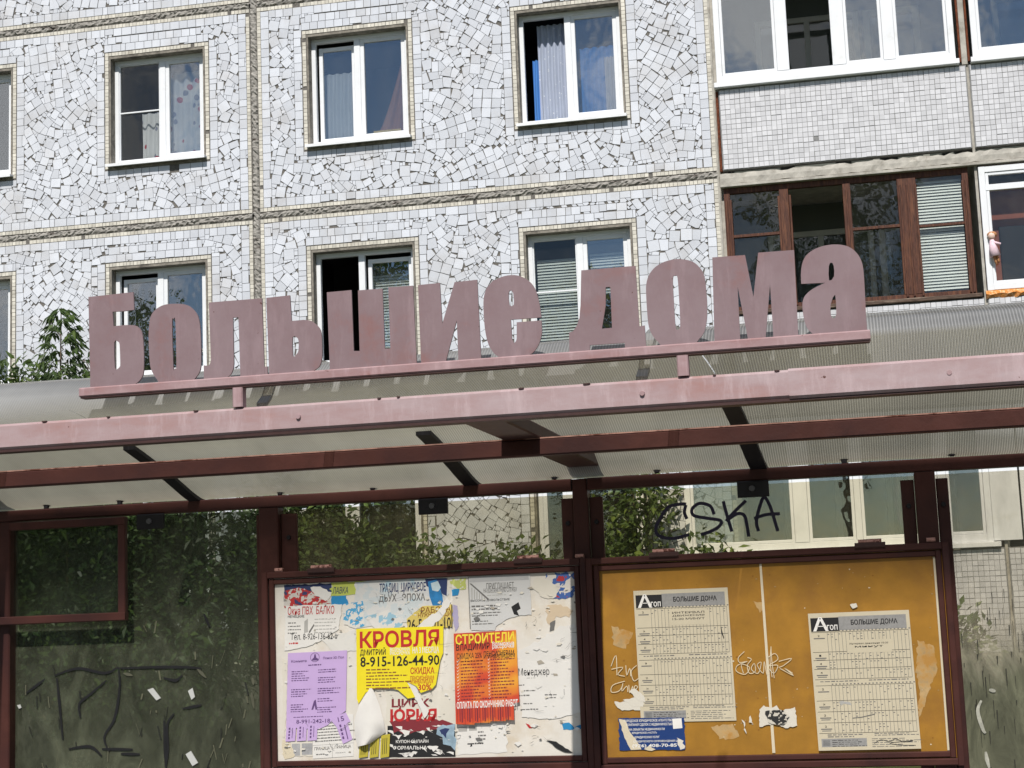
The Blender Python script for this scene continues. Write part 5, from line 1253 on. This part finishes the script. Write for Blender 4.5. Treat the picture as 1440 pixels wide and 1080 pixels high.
# -- ochre board
b = MB(); p0, p1 = S(1069, 793, .05), S(1088, 1059, .05)
b.prism([(p0[0] - .003, p0[1]), (p1[0] - .004, p1[1]), (p1[0] + .005, p1[1]), (p0[0] + .004, p0[1])], YB - .003, YB - .0005); b.build('joint_strip', PC, bo)
b = MB(); b.bbox(1.049, 1.0555, YB - .003, YB - .0005, 1.13, 1.705, .001); b.build('edge_strip', PC, bo)
GR = M('ink_header', (.30, .295, .29), .7, .12, 90)
def timetable(tl, tr, bl_, lift, box, label, seed, lines2=None):
    s = Sheet(tl, tr, bl_, lift); rg = random.Random(seed)
    s.rect(.02, .035, .30, .135, 'black'); s.rect(.30, .03, .965, .13, GR)
    s.text('А', .04, .03, .195, .132, 'white', .035); s.text('гоп', .18, .088, .285, .126, 'white', .02)
    s.text('БОЛЬШИЕ ДОМА', .42, .056, .88, .102, 'black', .05)
    for (v0, v1, rows) in ((.14, .485, (.14, .285, .345, .41, .485)), (.53, .875, (.53, .64, .72, .80, .875))):
        for v in rows: s.rect(.02, v, .975, v + .003, 'black')
        for i in range(23): u = .175 + .8 * i / 22; s.rect(u, v0, u + .0036, v1, 'grey'); s.rect(u + .006, v0 - .012, u + .022, v0 - .004, 'grey')
        for k in range(4):
            s.text(str(rg.choice((1, 2, 4, 9, 33, 34))), .08, rows[k] + .02, .10, rows[k] + .034, 'black', .01); s.rect(.04, rows[k] + .042, .15, rows[k] + .050, 'grey')
            if k != 0: s.rect(.05, rows[k] + .056, .14, rows[k] + .062, 'grey')
            for j in range(22):
                for q in range(3):
                    if rg.random() < (.5, .3, .18)[q]: u = .18 + .8 * j / 22; s.rect(u, rows[k] + .014 + q * .02, u + .016, rows[k] + .020 + q * .02, 'grey')
    s.rect(*box[:4], PCt, .0008); s.mb('grey')
    for i, ln in enumerate(box[4]): s.text(ln, box[0] + .03 + (0.05 if len(ln) < 8 else 0), box[1] + .02 + i * .024, box[2] - .03 - (0.05 if len(ln) < 8 else 0), box[1] + .036 + i * .024, 'black', .015); 
    s.lines(.07, .45, .505, .015, 1, 'grey', .007, seed + 1, 1.3); s.lines(.55, .92, .503, .015, 1, 'grey', .007, seed + 2, 1.3); s.lines(.1, .48, .892, .014, 2, 'grey', .007, seed + 3, 1.2); s.lines(.56, .95, .888, .012, 2, 'grey', .006, seed + 4, 1.2)
    s.rect(.035, .915, .48, .975, GR); s.rect(.05, .925, .12, .968, M('ink_seal', (.2, .2, .2), .7, .2, 90), .0008); s.lines(.14, .44, .931, .014, 4, 'black', .005, seed + 5, 1.3); s.lines(.53, .95, .925, .014, 5, 'grey', .005, seed + 6, 1.3)
    return s
PCt = paper('timetable', (.60, .535, .40)); 
s = timetable((890.5, 831), (1023, 826), (901.5, 1016), .002, (.37, .15, .77, .272, ('ИНТЕРВАЛ', 'ДВИЖЕНИЯ', '15-20 МИНУТ')), '', 3)
s.poly([(.90, .30), (.905, .29), (.912, .32), (.93, .38), (.925, .39), (.905, .345)], 'black', .0012)
s.done('timetable', PCt, 'bus timetable sheet on the left half of the ochre board, above the blue sticker', 'timetable', tilt=.0012)
s = timetable((1136, 863), (1278, 857.5), (1151.5, 1055.5), .002, (.36, .205, .80, .30, ('Интервал движения 10-20', 'минут')), '', 8)
s.mb('black').ribbon([s.p(u, v) for u, v in smooth_pts([(.55, .955), (.62, .93), (.70, .945), (.76, .925), (.84, .95), (.93, .94), (.7, .955), (.8, .97), (.95, .975)], 3)], .0012, s.y - .001)
s.mb('grey').ribbon([s.p(u, v) for u, v in [(.36, .77), (.45, .765), (.58, .745)]], .0022, s.y - .001); s.poly(rag([(.24, .655), (.34, .65), (.36, .68), (.26, .675)], .015, .03, 4), 'lgrey', .0011)
s.done('timetable', PCt, 'lower right bus timetable on the ochre board, with a pen scrawl at its foot', 'timetable', tilt=.006)
s = Sheet((870, 1010), (962, 1008), (871, 1056), .0034)
s.text('ГОРОДСКОЕ ЮРИДИЧЕСКОЕ АГЕНТСТВО', .08, .05, .82, .14, 'white', .03); s.text('КОМПАНИЯ СДЕЛОК С НЕДВИЖИМОСТЬЮ', .12, .17, .82, .26, 'white', .03); s.text('НА ОБЪЕКТЫ НЕДВИЖИМОСТИ', .16, .32, .70, .40, 'white', .03); s.text('ЮРИДИЧЕСКОЕ «ЧАСТОТ»', .2, .43, .58, .50, 'white', .03); s.text('ЮРИДИЧЕСКИХ УСЛУГ', .24, .56, .62, .64, 'white', .03); s.text('ЮРИДИЧЕСКОГО СОПРОВОЖДЕНИЯ ЦЕН', .22, .69, .93, .76, 'white', .03)
s.text('(926) 408-70-85', .20, .80, .88, .93, 'white', .04)
s.poly([(.82, .05), (.96, .04), (.97, .34), (.83, .36)], 'white', .0006); s.poly(rag([(.0, .02), (.1, .06), (.16, .4), (.3, .8), (.34, .96), (.18, .98), (.08, .6)], .012, .08, 2), PC, .0012); s.poly(rag([(.88, .62), (.98, .72), (.99, .96), (.93, 1.0)], .02, .07, 5), PW2, .0012); s.poly(rag([(.38, .96), (.46, .86), (.56, .97), (.5, 1.02)], .015, .05, 7), PC, .0012)
s.done('sticker', PB2, 'torn dark blue sticker with white lettering under the left timetable', 'sticker', rag([(0, 0), (1, .02), (1, 1), (0, .98)], .012, .06, 3))
for i, (pts, lb) in enumerate((([(864, 986), (872, 988), (885, 984), (900, 992), (902, 998), (875, 999), (866, 992)], 'white torn paper shred left of the left timetable, the lower one'), ([(876, 984), (888, 982), (898, 978), (905, 986), (904, 994), (890, 994)], 'white torn paper shred left of the left timetable, the upper one'), ([(885, 972), (892, 968), (905, 978), (908, 988), (896, 984)], 'slim torn shred touching the edge of the left timetable'),
        ([(1068, 998), (1074, 992), (1084, 996), (1092, 992), (1098, 1000), (1118, 994), (1121, 1020), (1104, 1024), (1090, 1018), (1068, 1022)], 'torn white sticker remains astride the middle strip of the ochre board'), ([(1043, 1012), (1048, 1016), (1046, 1026), (1050, 1032)], 'tiny white flake under the scratched tag on the ochre board'), ([(1055, 1006), (1059, 1018), (1053, 1016)], 'tiny white flake right of the left timetable'), ([(1195, 850), (1204, 848), (1206, 853), (1199, 856)], 'little white fleck above the right timetable'))):
    scrap(pts, PW2, .003 + .0004 * i, lb, .9, 3, i, group='torn paper scraps on the ochre board')
scrap([(1076, 1000), (1100, 998), (1110, 1008), (1102, 1020), (1080, 1016)], blobs('black_bits', [(.62, .58, .5), (.02, .02, .02), (.62, .58, .5), (.03, .03, .04)], 45), .0062, 'blackened middle of the torn sticker astride the strip of the ochre board', 1.2, group='torn paper scraps on the ochre board')
wt = M('scratch_white', (.70, .60, .42), .7, .15, 60)
b = MB()
def scr(lists, ox, oy, sc, wd):
    for pts in lists: b.ribbon(smooth_pts([S(ox + p[0] / sc, oy + p[1] / sc, .0455) for p in pts], 4), wd, YB - .0035 - random.uniform(0, .0004))
scr([[(70, 565), (95, 510), (100, 610)], [(72, 580), (130, 570), (105, 605), (140, 615)], [(145, 560), (150, 610), (165, 575), (170, 615)], [(200, 560), (172, 590), (185, 638), (210, 625)],
     [(140, 640), (80, 660), (72, 695), (110, 690), (130, 660)], [(130, 650), (125, 690), (150, 665), (155, 695)], [(160, 660), (165, 700), (180, 665), (180, 700)], [(185, 690), (205, 670), (190, 665), (190, 710), (210, 715)]], 840, 780, 3.6, .0024)
scr([[(745, 490), (715, 520), (720, 545), (760, 540), (710, 560), (705, 590), (750, 605), (770, 570), (730, 555), (740, 600)], [(760, 520), (780, 530), (760, 560), (770, 600), (800, 590), (795, 550), (780, 580), (815, 600), (830, 545), (810, 560), (840, 600), (845, 540), (860, 610), (870, 560)],
     [(880, 465), (875, 540), (885, 620)]], 840, 780, 3.6, .0022)
scr([[(0, 520), (35, 500), (50, 530), (5, 560), (50, 560), (30, 600), (0, 570)], [(15, 465), (20, 540), (32, 625)], [(55, 540), (120, 525), (80, 560), (55, 570)], [(60, 575), (130, 612), (85, 575), (125, 600)]], 1080, 780, 3.6, .0022)
b.build('scratched_tag', wt, bo)
b = MB(); rg = random.Random(3)
for k in range(120):
    X, Yp = rg.uniform(860, 1320), rg.uniform(800, 1052); r_ = rg.uniform(.4, 1.7)
    b.sheet([S(X + math.cos(i * 1.3) * r_ * rg.uniform(.5, 1.4), Yp + math.sin(i * 1.3) * r_ * rg.uniform(.4, 1), .0458) for i in range(5)], YB - .0009, rg.choice((0, 0, 1, 2)))
b.build('paste_flecks', [M('ochre_chip', (.30, .13, .02), .7), PC, M('ochre_stain', (.40, .26, .11), .7)], bo, kind='stuff')
MGL = M('glue', (.50, .34, .16), .6, .25, 40, patch=(.46, .24, .06), pscale=20, pr=(.45, .6))
for (pts) in ([(1290, 900), (1312, 908), (1318, 940), (1306, 972), (1296, 1000), (1291, 1010), (1293, 970), (1288, 940)], [(1060, 845), (1075, 850), (1068, 862)], [(1000, 1022), (1030, 1018), (1040, 1036), (1012, 1040)], [(860, 880), (890, 890), (880, 912), (862, 906)]):
    b = MB(); b.sheet([S(*p, .0457) for p in rag(pts, 2, 4, 3)], YB - .0006); b.build('glue_stain', MGL, bo)
